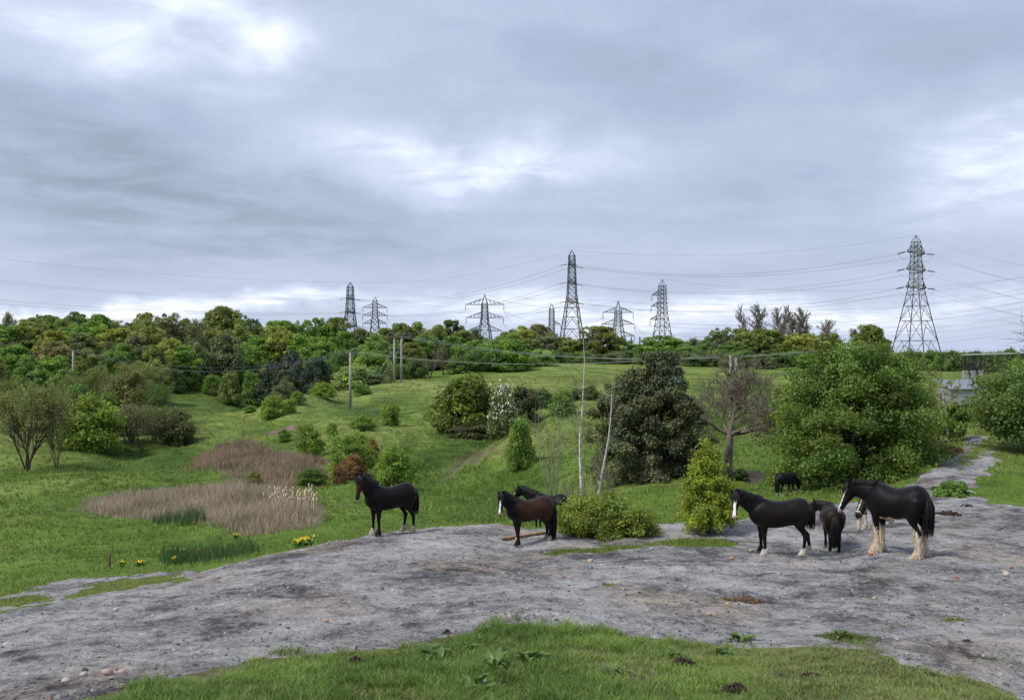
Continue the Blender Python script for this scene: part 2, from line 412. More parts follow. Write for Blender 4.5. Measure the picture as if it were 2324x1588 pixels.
# ------------------------------------------------------------------ ground material
def new_mat(name):
    m = bpy.data.materials.new(name); m.use_nodes = True; m.node_tree.nodes.clear()
    return m, NT(m.node_tree)
def finish(w, bsdf):
    w.n('ShaderNodeOutputMaterial', i_0=bsdf)
def ground_material():
    m, w = new_mat('land_surface')
    pos = w.n('ShaderNodeNewGeometry').outputs['Position']
    at = w.n('ShaderNodeAttribute', attribute_name='cover').outputs['Color']
    sp = w.n('ShaderNodeSeparateColor', i_0=at).outputs
    bare, moss, reed = sp[0], sp[1], sp[2]
    scar = w.n('ShaderNodeAttribute', attribute_name='scar').outputs['Fac']
    dry = w.n('ShaderNodeAttribute', attribute_name='dry').outputs['Fac']
    p2 = w.vm('MULTIPLY', pos, (1, 1, 0.2))
    # spoil: pale dust over dark shale
    n3c = w.noise(p2, 9.0, 2, 0.5, 0.0, out=1)
    n1 = w.noise(p2, 0.55, 6, 0.62, 0.5); n2 = w.noise(p2, 2.6, 6, 0.66, 0.4); n3 = w.noise(p2, 14, 5, 0.7); n4 = w.noise(p2, 55, 3, 0.6)
    k = w.m('ADD', w.m('MULTIPLY', n1, 0.50), w.m('MULTIPLY', n2, 0.42)); k = w.m('ADD', k, w.m('MULTIPLY', n3, 0.34))
    k = w.m('ADD', k, w.m('MULTIPLY', n4, 0.22)); k = w.m('MULTIPLY_ADD', w.m('SUBTRACT', k, 0.74), 2.1, 0.55)
    sc = w.ramp(k, [(0.22, (0.062, 0.060, 0.063)), (0.38, (0.150, 0.146, 0.149)), (0.50, (0.295, 0.288, 0.288)), (0.64, (0.455, 0.446, 0.442)), (0.82, (0.60, 0.585, 0.565))])
    warm = w.mr(w.noise(p2, 0.33, 3, 0.5), 0.46, 0.70, 0, 0.8)
    sc = w.mix(warm, sc, w.mix(1.0, sc, (1.0, 0.86, 0.72), 'MULTIPLY'))
    vor = w.n('ShaderNodeTexVoronoi', i_Vector=p2, i_Scale=9.0, i_Randomness=1.0)
    peb = w.mr(vor.outputs['Distance'], 0.10, 0.05, 0, 1); rnd = w.n('ShaderNodeSeparateColor', i_0=vor.outputs['Color']).outputs[0]
    peb = w.m('MULTIPLY', peb, w.m('GREATER_THAN', rnd, 0.72))
    sc = w.mix(w.m('MULTIPLY', peb, 0.7), sc, (0.50, 0.48, 0.46))
    vd = w.n('ShaderNodeTexVoronoi', i_Vector=w.vm('ADD', p2, w.vm('MULTIPLY', n3c, (0.2, 0.2, 0))), i_Scale=4.5); fl = w.mr(vd.outputs['Distance'], 0.26, 0.10, 0, 1); fl = w.m('MULTIPLY', fl, w.m('GREATER_THAN', w.n('ShaderNodeSeparateColor', i_0=vd.outputs['Color']).outputs[2], 0.62))
    sc = w.mix(w.m('MULTIPLY', fl, 0.6), sc, (0.055, 0.052, 0.052))
    # turf
    g1 = w.noise(p2, 0.045, 4, 0.55, 0.4); g2 = w.noise(p2, 0.8, 5, 0.66, 0.6); g3 = w.noise(p2, 5.0, 5, 0.72); g4 = w.noise(p2, 0.22, 4, 0.6, 0.5)
    kk = w.m('ADD', w.m('MULTIPLY', g2, 0.45), w.m('MULTIPLY', g3, 0.35)); kk = w.m('ADD', kk, w.m('MULTIPLY', g4, 0.42)); kk = w.m('SUBTRACT', kk, 0.11)
    sxyz = w.n('ShaderNodeSeparateXYZ', i_0=pos).outputs
    far_ = w.mr(sxyz[1], 60, 110)
    g5 = w.noise(p2, 0.11, 5, 0.62, 0.8)
    stripe = w.m('SINE', w.m('ADD', w.m('MULTIPLY', sxyz[2], 13.0), w.m('MULTIPLY', g4, 14.0)))
    kk = w.m('ADD', kk, w.m('MULTIPLY', far_, w.m('ADD', w.m('MULTIPLY', stripe, 0.055), w.m('MULTIPLY', w.m('SUBTRACT', g5, 0.5), 0.55))))
    gc = w.ramp(kk, [(0.30, (0.042, 0.068, 0.014)), (0.45, (0.085, 0.142, 0.022)), (0.58, (0.130, 0.215, 0.034)), (0.75, (0.205, 0.285, 0.066))])
    gc = w.mix(w.mr(g1, 0.40, 0.62, 0, 0.45), gc, w.mix(1.0, gc, (1.25, 1.02, 1.0), 'MULTIPLY'))
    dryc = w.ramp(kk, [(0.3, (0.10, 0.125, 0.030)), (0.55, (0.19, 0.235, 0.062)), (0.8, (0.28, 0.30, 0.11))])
    gc = w.mix(dry, gc, dryc)  # dry grass, plus the lightening painted on hill crests
    gc = w.mix(w.m('MULTIPLY', w.n('ShaderNodeAttribute', attribute_name='hollow_shade').outputs['Fac'], 0.9), gc, w.mix(1.0, gc, (0.44, 0.56, 0.48), 'MULTIPLY'))  # painted shade: darkens the turf colour in the hollows
    reedc = w.ramp(kk, [(0.3, (0.08, 0.070, 0.042)), (0.55, (0.20, 0.165, 0.105)), (0.8, (0.32, 0.26, 0.18))])
    gc = w.mix(reed, gc, reedc)
    mossc = w.ramp(kk, [(0.3, (0.07, 0.095, 0.02)), (0.55, (0.15, 0.19, 0.042)), (0.8, (0.24, 0.26, 0.08))])
    gc = w.mix(moss, gc, mossc)
    scc = w.ramp(kk, [(0.35, (0.045, 0.032, 0.024)), (0.6, (0.16, 0.12, 0.09)), (0.8, (0.30, 0.24, 0.18))])
    gc = w.mix(scar, gc, scc)
    edge = w.m('ADD', bare, w.m('MULTIPLY', w.m('SUBTRACT', w.m('ADD', w.m('MULTIPLY', n3, 0.6), w.m('MULTIPLY', n2, 0.4)), 0.5), 1.1))
    bf = w.mr(edge, 0.36, 0.60)
    c = w.mix(bf, gc, sc)
    vh = w.n('ShaderNodeTexVoronoi', i_Vector=w.vm('ADD', p2, w.vm('MULTIPLY', w.noise(p2, 2.0, 2, 0.5, 0.0, out=1), (0.25, 0.25, 0))), i_Scale=2.6); pit = w.mr(vh.outputs['Distance'], 0.14, 0.30, -0.9, 0.0); pit = w.m('MULTIPLY', pit, w.m('GREATER_THAN', w.n('ShaderNodeSeparateColor', i_0=vh.outputs['Color']).outputs[1], 0.45))
    hb = w.m('ADD', w.m('MULTIPLY', n3, 1.3), w.m('MULTIPLY', n4, 0.5)); hb = w.m('ADD', hb, pit); hb = w.m('ADD', hb, w.m('MULTIPLY', n2, 1.2)); hb = w.m('ADD', hb, w.m('MULTIPLY', peb, 0.35))
    hg = w.m('ADD', w.m('MULTIPLY', g3, 1.3), w.m('MULTIPLY', g2, 2.6))
    hm = w.n('ShaderNodeMix', data_type='FLOAT', i_0=bf, i_2=hg, i_3=hb).outputs[0]
    bmp = w.n('ShaderNodeBump', i_Strength=0.95, i_Distance=0.11, i_Height=hm)
    bs = w.n('ShaderNodeBsdfPrincipled', i_Base_Color=c, i_Roughness=0.95, i_Normal=bmp.outputs[0])
    bs.inputs['Specular IOR Level'].default_value = 0.12
    finish(w, bs.outputs[0])
    return m

def build_land():
    global ground_cache
    cols = np.concatenate([np.linspace(-180, -60, 14)[:-1], np.linspace(-60, -31, 26)[:-1], np.linspace(-31, 31, 450), np.linspace(31, 60, 26)[1:], np.linspace(60, 180, 14)[1:-1]])
    rr = np.concatenate([np.linspace(0.4, 8.5, 12), np.exp(np.linspace(math.log(8.7), math.log(75), 350)), np.exp(np.linspace(math.log(75.6), math.log(420), 120)), np.exp(np.linspace(math.log(430), math.log(9000), 24))])
    A, Rr = np.meshgrid(np.radians(cols), rr, indexing='xy')
    X = (np.sin(A) * Rr); Y = (np.cos(A) * Rr)
    xs, ys = X.ravel(), Y.ravel()
    g = ground_smooth(xs, ys); ground_cache = g
    bare, moss, reed, scar = masks(xs, ys)
    z = g + relief(xs, ys, bare)
    nr, nc = X.shape
    V = np.stack([xs, ys, z], 1)
    i = np.arange(nr - 1)[:, None] * nc; j = np.arange(nc)[None]; j2 = (j + 1) % nc
    Fq = np.stack([(i + j), (i + j2), (i + nc + j2), (i + nc + j)], -1).reshape(-1, 4)
    r = np.hypot(xs, ys)
    dry = np.clip(0.42 * np.clip((r - 95) / 60, 0, 1) + 0.5 * fbm(xs * 0.05, ys * 0.05, 21, 3) * np.clip((r - 50) / 60, 0, 1), 0, 0.75)
    # the trodden turf by the camera is thin and yellow on its far side
    dry = np.where(r < 16, np.clip(0.45 * sst(xs, 1.2, 4.2) + 0.3 * sst(fbm(xs * 0.9, ys * 0.9, 23, 3), 0.1, 0.6), 0, 0.85), dry)
    nt = (r < 16) & (inside(FORE, xs, ys) > -0.4)
    scar = np.where(nt, np.clip(0.45 + 0.6 * fbm(xs * 1.4, ys * 1.4, 27, 3), 0.1, 0.9), scar)
    dry = np.where((r > 60) & (r < 110), np.maximum(dry, 0.9 * sst(inside(POLY['lip'], xs, ys) + 1.2 * fbm(xs * 0.3, ys * 0.3, 25, 3), -1.5, 0.8)), dry)
    dry = np.where(nt, np.clip(dry + 0.35, 0, 1), dry)
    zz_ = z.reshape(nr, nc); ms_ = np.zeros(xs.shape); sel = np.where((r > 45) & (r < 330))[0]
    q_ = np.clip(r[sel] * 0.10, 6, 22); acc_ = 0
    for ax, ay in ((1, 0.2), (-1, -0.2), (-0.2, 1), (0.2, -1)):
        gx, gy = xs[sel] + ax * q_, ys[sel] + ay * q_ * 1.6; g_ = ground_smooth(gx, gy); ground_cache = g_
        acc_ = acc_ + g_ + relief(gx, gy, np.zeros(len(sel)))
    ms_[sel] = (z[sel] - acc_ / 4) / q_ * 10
    hollow_shade = np.clip(-ms_ * 1.3, 0, 1); dry = np.where(r > 45, np.clip(dry + np.clip(ms_ * 1.1, 0, 0.6), 0, 0.9), dry)  # hill shading put into colour: hollows darkened, crests lightened through the dry share
    me = new_mesh('ground', V, Fq[:, ::-1], ground_material(), True, {'cover': np.stack([bare, moss, reed], 1), 'scar': scar, 'dry': dry, 'hollow_shade': hollow_shade})
    link('ground', me, kind='structure', label='grazed valley land with bare grey spoil, turf slopes and a far field')
build_land()
# ------------------------------------------------------------------ horses
def coat_material():
    m, w = new_mat('horse_coat')
    c = w.n('ShaderNodeAttribute', attribute_name='tint').outputs['Color']
    oc = w.n('ShaderNodeTexCoord').outputs['Object']
    hair = w.noise(w.vm('MULTIPLY', oc, (14, 14, 60)), 3.0, 4, 0.6)
    blot = w.noise(oc, 4.0, 4, 0.6)
    k = w.m('ADD', w.m('MULTIPLY', w.m('SUBTRACT', hair, 0.5), 1.3), w.m('MULTIPLY', w.m('SUBTRACT', blot, 0.5), 1.3))
    c2 = w.vm('MULTIPLY', c, w.n('ShaderNodeCombineXYZ', i_0=w.m('ADD', k, 1.0), i_1=w.m('ADD', k, 1.0), i_2=w.m('ADD', k, 1.0)).outputs[0])
    bmp = w.n('ShaderNodeBump', i_Strength=0.35, i_Distance=0.012, i_Height=hair)
    bs = w.n('ShaderNodeBsdfPrincipled', i_Base_Color=c2, i_Roughness=0.44, i_Normal=bmp.outputs[0])
    bs.inputs['Specular IOR Level'].default_value = 0.13
    bs.inputs['Sheen Weight'].default_value = 0.03; bs.inputs['Sheen Roughness'].default_value = 0.4
    finish(w, bs.outputs[0]); return m
def hair_material():
    m, w = new_mat('horse_hair')
    c = w.n('ShaderNodeAttribute', attribute_name='tint').outputs['Color']
    bs = w.n('ShaderNodeBsdfPrincipled', i_Base_Color=c, i_Roughness=0.55)
    bs.inputs['Specular IOR Level'].default_value = 0.35
    finish(w, bs.outputs[0]); return m
def plain_material(name, col, rough=0.6, spec=0.3, metal=0.0, vary=0.25, scale=8.0, bump=0.0):
    m, w = new_mat(name)
    oc = w.n('ShaderNodeTexCoord').outputs['Object']
    n = w.noise(oc, scale, 5, 0.6)
    k = w.mr(n, 0.25, 0.75, 1 - vary, 1 + vary, False)
    c = w.vm('MULTIPLY', w.n('ShaderNodeCombineXYZ', i_0=k, i_1=k, i_2=k).outputs[0], tuple(col))
    bs = w.n('ShaderNodeBsdfPrincipled', i_Base_Color=c, i_Roughness=rough, i_Metallic=metal)
    if bump:
        w.link(w.n('ShaderNodeBump', i_Strength=bump, i_Distance=0.02, i_Height=n).outputs[0], bs.inputs['Normal'])
    bs.inputs['Specular IOR Level'].default_value = spec
    finish(w, bs.outputs[0]); return m
M = {}
M['coat'] = coat_material(); M['hair'] = hair_material()
M['eye'] = plain_material('horse_eye', (0.01, 0.007, 0.005), 0.1, 0.6, vary=0.0)

def loft(mb, sta, n=14, power=2.3):
    """sta: (centre, side axis, up axis, a, b_up, b_down)"""
    V = []; N = len(sta)
    for c, s, u, a, bu, bd in sta:
        for k in range(n):
            t = 2 * math.pi * k / n; ct, st_ = math.cos(t), math.sin(t)
            ex = 2.0 / power
            cx = math.copysign(abs(ct) ** ex, ct); sy = math.copysign(abs(st_) ** ex, st_)
            V.append(c + s * (a * cx) + u * ((bu if sy > 0 else bd) * sy))
    Fc = []
    for i in range(N - 1):
        for k in range(n):
            Fc.append((i * n + k, i * n + (k + 1) % n, (i + 1) * n + (k + 1) % n, (i + 1) * n + k))
    Fc += [tuple(range(n - 1, -1, -1)), tuple(range((N - 1) * n, N * n))]
    mb.add(V, Fc)

def strands(lines, width, cols, taper=True):
    """lines (n,k,3): thin tapering three sided hairs -> V, F, C"""
    L = np.asarray(lines, float); n, k, _ = L.shape
    d = np.gradient(L, axis=1); d /= np.linalg.norm(d, axis=2, keepdims=True) + 1e-9
    ref = RNG.normal(size=(n, 1, 3)); u = np.cross(d, np.broadcast_to(ref, d.shape)); u /= np.linalg.norm(u, axis=2, keepdims=True) + 1e-9
    v = np.cross(d, u)
    tp = np.linspace(1, 0.15, k) ** 0.7 if taper else np.ones(k)
    wd = (np.asarray(width).reshape(-1, 1) if hasattr(width, '__len__') else np.full((n, 1), width)) * tp[None]
    rings = []
    for j in range(3):
        a = 2 * math.pi * j / 3
        rings.append(L + (u * math.cos(a) + v * math.sin(a)) * wd[..., None])
    V = np.stack(rings, 2).reshape(-1, 3)
    base = (np.arange(n) * k * 3)[:, None, None]; i = (np.arange(k - 1) * 3)[None, :, None]; j = np.arange(3)[None, None]
    j2 = (j + 1) % 3
    Fq = np.stack([base + i + j, base + i + j2, base + i + 3 + j2, base + i + 3 + j], -1).reshape(-1, 4)
    C = np.repeat(np.asarray(cols, float), k * 3, axis=0)
    return V, Fq, C

def make_horse(name, label, loc, heading, H, length=1.0, neck=(35, 0), head=(-50, 0), neck_len=0.86, legs=None, coat=(0.012, 0.011, 0.012), face=None, body_tint=None,
               socks=(0, 0, 0, 0), feather=(0, 0, 0, 0), sock_col=(0.62, 0.52, 0.40), blaze=0.0, star=False, belly_white=False, hoof=(0.20, 0.16, 0.13), mane_col=(0.010, 0.009, 0.010), mane_side=1,
               mane_len=0.24, mane_up=0.0, tail_len=0.95, tail_col=None, stocky=1.0, ears=12, seed=1, group='horses of the grazing herd', drop=0.0, snip=None, piebald=None, tail_full=1.0):
    rnd = random.Random(seed); rg = np.random.default_rng(seed)
    S = H / 1.5
    legs = legs or [(0, 0)] * 4       # front near side, front off side, hind near, hind off: (dx, dy) of the hoof
    mb = MB()
    X, Yv, Z = Vector((1, 0, 0)), Vector((0, 1, 0)), Vector((0, 0, 1))
    st = stocky
    tor = [(-0.80, 1.14, .13, .12, .10), (-0.75, 1.15, .22, .22, .19), (-0.66, 1.16, .30, .28, .255), (-0.52, 1.15, .345, .33, .30), (-0.36, 1.13, .335, .33, .305), (-0.18, 1.10, .32, .335, .30), (0.0, 1.08, .315, .345, .31), (0.18, 1.075, .335, .355, .305),
           (0.34, 1.09, .37, .365, .28), (0.46, 1.10, .375, .365, .255), (0.58, 1.10, .32, .33, .235), (0.68, 1.09, .25, .26, .205), (0.76, 1.08, .17, .17, .15), (0.80, 1.075, .08, .09, .08)]
    loft(mb, [(Vector((x, 0, zc)), Yv, Z, hw * st, hu, hd * (0.5 + 0.5 * st)) for x, zc, hu, hd, hw in tor], 20, 2.0)
    # haunch and shoulder masses
    for s in (-1, 1):
        loft(mb, [(Vector((-.56, s * .12, 1.34)), Yv, X, .09 * st, .13, .13), (Vector((-.55, s * .165, 1.2)), Yv, X, .145 * st, .21, .22), (Vector((-.53, s * .17, 1.02)), Yv, X, .15 * st, .20, .215), (Vector((-.50, s * .175, .86)), Yv, X, .12 * st, .16, .17), (Vector((-.50, s * .18, .74)), Yv, X, .08, .11, .11)], 12)
        loft(mb, [(Vector((.42, s * .10, 1.33)), Yv, X, .06 * st, .09, .09), (Vector((.50, s * .165, 1.16)), Yv, X, .095 * st, .15, .16), (Vector((.52, s * .17, .98)), Yv, X, .10 * st, .14, .17), (Vector((.47, s * .165, .82)), Yv, X, .085 * st, .11, .12)], 12)
    # legs
    lt = 1.0 + (st - 1) * 0.6
    fr = [(.48, .165, .98, .105, .15), (.465, .168, .82, .088, .115), (.455, .165, .66, .066, .082), (.455, .16, .53, .052, .058), (.458, .16, .465, .054, .060), (.452, .16, .40, .044, .048), (.447, .16, .28, .037, .043), (.447, .16, .19, .042, .049), (.452, .16, .155, .047, .054), (.472, .16, .10, .042, .046), (.487, .16, .072, .052, .060), (.497, .16, .0, .066, .078)]
    hi = [(-.46, .175, .98, .12, .18), (-.46, .178, .84, .098, .145), (-.50, .178, .72, .072, .105), (-.575, .172, .62, .053, .074), (-.635, .17, .54, .050, .075), (-.652, .17, .49, .050, .066), (-.648, .168, .42, .044, .052), (-.64, .168, .28, .040, .046), (-.635, .168, .20, .044, .052), (-.626, .168, .16, .048, .056), (-.600, .168, .10, .043, .047), (-.585, .168, .072, .053, .062), (-.575, .168, .0, .067, .079)]
    feet = []
    for i, (tab, s) in enumerate(((fr, 1), (fr, -1), (hi, 1), (hi, -1))):
        dx, dy = legs[i][:2]; knee = legs[i][2] if len(legs[i]) > 2 else 0.0
        stn = []; ztop = 0.95
        for x, y, z, a, b in tab:
            t = max(0.0, min(1.0, 1 - z / ztop))
            bx = knee * math.exp(-((z - 0.5) / 0.16) ** 2)
            stn.append((Vector((x + dx * t + bx, s * y + dy * t, z + drop * 0)), Yv, X, a * lt, b * lt, b * lt))
        loft(mb, stn, 10, 2.0)
        feet.append((stn[-1][0].copy(), stn))
    # neck
    npitch, nyaw = R(neck[0]), R(neck[1]); hpitch, hyaw = R(head[0]), R(head[1])
    p = Vector((0.50, 0, 1.21)); NS = 9; nst = []; crest = []
    for i in range(NS):
        t = i / (NS - 1)
        pt = npitch * (0.85 + 0.15 * math.sin(t * math.pi)) + (npitch * 0.0); yw = nyaw * min(1, t * 1.25) ** 0.8
        d = Vector((math.cos(pt) * math.cos(yw), math.cos(pt) * math.sin(yw), math.sin(pt)))
        side = Vector((-math.sin(yw), math.cos(yw), 0)); up = d.cross(side) * 1.0
        if up.z < 0: up = -up
        b = (0.285 * (1 - t) ** 1.15 + 0.158 * t ** 0.8) * (0.94 + 0.06 * st); a = (0.165 * (1 - t) + 0.098 * t) * st
        nst.append((p.copy(), side, up, a, b, b)); crest.append((p + up * b, side.copy(), up.copy(), d.copy()))
        p = p + d * (neck_len * S * 0 + neck_len) / (NS - 1)
    loft(mb, nst, 16, 2.1)
    poll = nst[-1][0] + nst[-1][2] * 0.015
    hd = Vector((math.cos(hpitch) * math.cos(hyaw), math.cos(hpitch) * math.sin(hyaw), math.sin(hpitch)))
    hs = Vector((-math.sin(hyaw), math.cos(hyaw), 0)); hu = hd.cross(hs)
    if hu.dot(Vector((math.cos(hyaw), math.sin(hyaw), 0)) * 0.7 + Z * 0.7) < 0: hu = -hu
    htab = [(-.05, .10, .075, .10), (.02, .118, .098, .125), (.10, .124, .108, .158), (.18, .116, .105, .160), (.26, .103, .092, .130), (.36, .088, .073, .092), (.46, .078, .064, .072), (.54, .074, .066, .066), (.60, .063, .062, .062), (.635, .040, .045, .044)]
    HL = 1.02
    hst = [(poll + hd * (x * HL) - hu * 0.02, hs, hu, a, bu * 0.92, bd) for x, bu, a, bd in htab]
    loft(mb, hst, 14, 2.15)
    for s in (-1, 1):
        e0 = poll + hu * 0.055 + hs * (s * 0.062) + hd * 0.01
        e1 = e0 + (hu * 0.75 - hd * 0.62).normalized() * 0.185 + hs * (s * 0.035)
        if ears < 0: e1 = e0 + (-hd * 0.95 + hu * 0.1).normalized() * 0.17 + hs * s * 0.04
        mb.tube([e0 - (e1 - e0) * 0.25, e0.lerp(e1, 0.35), e0.lerp(e1, 0.7), e1], [.036, .040, .028, .012], 8)
    me0 = new_mesh('tmp_horse', np.array(mb.v), mb.f)

    to = bpy.data.objects.new('tmp_horse', me0); COL.objects.link(to)
    md = to.modifiers.new('r', 'REMESH'); md.mode = 'VOXEL'; md.voxel_size = 0.0235; md.use_smooth_shade = True
    sm = to.modifiers.new('s', 'SMOOTH'); sm.factor = 0.5; sm.iterations = 6
    dg = bpy.context.evaluated_depsgraph_get()
    me = bpy.data.meshes.new_from_object(to.evaluated_get(dg))
    bpy.data.objects.remove(to); bpy.data.meshes.remove(me0)
    nv = len(me.vertices); P = np.empty(nv * 3, np.float32); me.vertices.foreach_get('co', P); P = P.reshape(-1, 3).astype(float)
    # coat colours
    C = np.tile(np.array(coat, float), (nv, 1))
    if body_tint is not None:
        bt = np.array(body_tint)
        k = sst(P[:, 2], 0.55, 1.0) * (1 - sst(P[:, 0], 0.35, 0.75)) * (1 - 0.45 * sst(P[:, 2], 1.25, 1.45))
        k = k * (0.75 + 0.5 * fbm(P[:, 0] * 3 + P[:, 1] * 2, P[:, 2] * 3, seed, 3))
        k = np.clip(k, 0, 1)[:, None]; C = C * (1 - k) + bt * k
    if piebald is not None:
        k = sst(fbm(P[:, 0] * 1.6 + 3.1, P[:, 2] * 1.6 + P[:, 1], seed + 3, 2), 0.02, 0.06)[:, None]
        C = C * (1 - k) + np.array(piebald) * k
    # head coordinates
    rel = P - np.array(poll); ha = rel @ np.array(hd); hb = rel @ np.array(hs); hc = rel @ np.array(hu)
    inhead = (ha > -0.08) & (ha < 0.72) & (np.abs(hb) < 0.16) & (hc > -0.24) & (hc < 0.2)
    front = inhead & (hc > 0.0)
    if face is not None:
        k = (inhead * sst(ha, 0.05, 0.3) * 0.9)[:, None]; C = C * (1 - k) + np.array(face) * k
        k = (inhead * sst(ha, 0.47, 0.54))[:, None]; C = C * (1 - k) + np.array((0.014, 0.011, 0.011)) * k
    if blaze > 0:
        wd = blaze * (1 - 0.45 * sst(ha, 0.05, 0.3) + 0.25 * sst(ha, 0.42, 0.55))
        fc = np.interp(ha, [x * HL for x, *_ in htab], [bu * 0.92 for _, bu, _, _ in htab])
        k = (front & (np.abs(hb) < wd) & (hc > fc * 0.45 - 0.02) & (ha > 0.07) & (ha < 0.60)).astype(float)[:, None]
        C = C * (1 - k) + np.array((0.80, 0.78, 0.76)) * k
        if snip is not None:
            k = (inhead & (ha > 0.555)).astype(float)[:, None] * 0.8; C = C * (1 - k) + np.array(snip) * k
    if star:
        k = (front & (np.hypot(hb, ha - 0.14) < 0.028) & (hc > 0.06)).astype(float)[:, None]; C = C * (1 - k) + np.array((0.75, 0.73, 0.7)) * k
    if belly_white:
        k = ((P[:, 2] < 0.775 + 0.02 * np.sin(P[:, 0] * 20)) & (np.abs(P[:, 1]) < 0.26) & (P[:, 0] > -0.25) & (P[:, 0] < 0.35) & (P[:, 2] > 0.6)).astype(float)[:, None]
        C = C * (1 - k) + np.array(sock_col) * k
    for i, (fp, stn) in enumerate(feet):
        s = 1 if i % 2 == 0 else -1
        m = (P[:, 2] < 0.62) & (np.sign(P[:, 1] - 0.5 * (feet[i][0].y + feet[i ^ 1][0].y) * sst(0.95 - P[:, 2], 0, .95)) == s) & ((P[:, 0] > -0.05) if i < 2 else (P[:, 0] < -0.05))
        if socks[i]:
            edge = socks[i] + 0.03 * np.sin(P[:, 0] * 45 + P[:, 1] * 38 + i)
            k = (m * sst(edge - P[:, 2], -0.012, 0.012))[:, None]
            sv = np.array(sock_col) * (0.9 + 0.25 * fbm(P[:, 0] * 20, P[:, 2] * 14, i, 2))[:, None]
            C = C * (1 - k) + sv * k
        k = (m & (P[:, 2] < 0.062)).astype(float)[:, None]
        C = C * (1 - k) + np.array(hoof if socks[i] else (0.09, 0.085, 0.085)) * k
    c4 = np.ones((nv, 4), np.float32); lum = C.mean(1, keepdims=True); C = np.where(lum < 0.05, C * 0.62, C); c4[:, :3] = np.clip(C, 0.002, 0.9)
    for a in list(me.attributes):
        if a.name == 'tint': me.attributes.remove(a)
    at = me.attributes.new('tint', 'FLOAT_COLOR', 'POINT'); at.data.foreach_set('color', c4.ravel())
    me.materials.clear(); me.materials.append(M['coat'])
    me.polygons.foreach_set('use_smooth', np.ones(len(me.polygons), bool))
    me.name = 'body'
    root = thing(name, label, 'horse', loc, heading, group, (S * length, S, S))
    body = link('body', me, root)
    # eyes
    for s in (-1, 1):
        bm = bmesh.new(); bmesh.ops.create_uvsphere(bm, u_segments=8, v_segments=6, radius=0.022)
        em = bpy.data.meshes.new('eye'); bm.to_mesh(em); bm.free(); em.materials.append(M['eye'])
        e = link('eye', em, body); e.location = poll + hd * 0.155 + hs * (s * 0.092) + hu * 0.055
    mc = np.array(mane_col)
    def hairs(nm, lines, width, base, var=0.35):
        lines = np.asarray(lines)
        cols = base[None] * (1 + var * (rg.random((len(lines), 1)) - 0.4))
        V, Fq, Cc = strands(lines, width, cols)
        return link(nm, new_mesh(nm, V, Fq, M['hair'], True, {'tint': Cc}), root)
    # mane: from the crest down the neck
    L = []
    cp = [np.array(c[0]) for c in crest]; cs = [np.array(c[1]) for c in crest]; cu = [np.array(c[2]) for c in crest]; cd = [np.array(c[3]) for c in crest]
    K = 6
    for q in range(340):
        t = rg.random() ** 0.9; f = t * (NS - 1); i = min(int(f), NS - 2); w_ = f - i
        b0 = cp[i] * (1 - w_) + cp[i + 1] * w_; sd_ = cs[i] * (1 - w_) + cs[i + 1] * w_; u_ = cu[i] * (1 - w_) + cu[i + 1] * w_
        if t < 0.12: continue
        sgn = mane_side if rg.random() < 0.86 else -mane_side
        aa = nst[i][3] * (1 - w_) + nst[i + 1][3] * w_; bb = nst[i][4] * (1 - w_) + nst[i + 1][4] * w_
        ln = mane_len * (0.6 + 0.5 * rg.random()); up_ = 0.03 + mane_up * (0.6 + 0.6 * rg.random())
        pts = []
        for k in range(K):
            s_ = k / (K - 1)
            h_ = ln * s_ ** 1.25; q_ = min(1.0, abs(bb - h_) / bb)
            out = aa * (1 - q_ ** 2.1) ** (1 / 2.1) + 0.012 + 0.02 * s_ * rg.random()
            if s_ == 0: out = 0.0
            rise = up_ * math.sin(min(1, s_ * 2.5) * math.pi * 0.75)
            pts.append(b0 + u_ * (rise - 0.01) + sd_ * sgn * out - u_ * h_ * 0.75 + np.array((0, 0, -0.25)) * h_ + rg.normal(size=3) * 0.010 * s_)
        L.append(pts)
    hairs('mane', L, 0.0085, mc)
    L = []
    P0 = np.array(poll + hu * 0.095 - hd * 0.02)
    for q in range(110):
        a = rg.normal() * 0.035; ln = 0.22 * (0.6 + 0.6 * rg.random()); pts = []
        for k in range(5):
            s_ = k / 4
            pts.append(P0 + np.array(hs) * (a * (1 + s_)) + np.array(hd) * (ln * s_) + np.array(hu) * (0.03 * math.sin(s_ * math.pi) + 0.012) + rg.normal(size=3) * 0.006)
        L.append(pts)
    hairs('forelock', L, 0.006, mc)
    tc = np.array(tail_col if tail_col is not None else mane_col)
    L = []; dock = np.array((-0.755, 0, 1.325))
    for q in range(int(300 * tail_full)):
        ang = rg.random() * 6.28; rr_ = math.sqrt(rg.random()); ln = tail_len * (0.72 + 0.32 * rg.random()); pts = []
        for k in range(6):
            s_ = k / 5
            back = 0.115 * math.sin(min(1, s_ * 2.4) * math.pi / 2) * (1 - 0.25 * s_)
            wd_ = 0.035 + 0.115 * math.sin(min(1, s_ * 1.3) * math.pi * 0.6)
            pts.append(dock + np.array((-back + 0.045 + rr_ * wd_ * math.cos(ang) * 0.8, rr_ * wd_ * math.sin(ang) * 1.15, -ln * s_ ** 1.08 - 0.02 * (s_ == 0))) + rg.normal(size=3) * 0.006)
        L.append(pts)
    hairs('tail', L, 0.0115, tc)
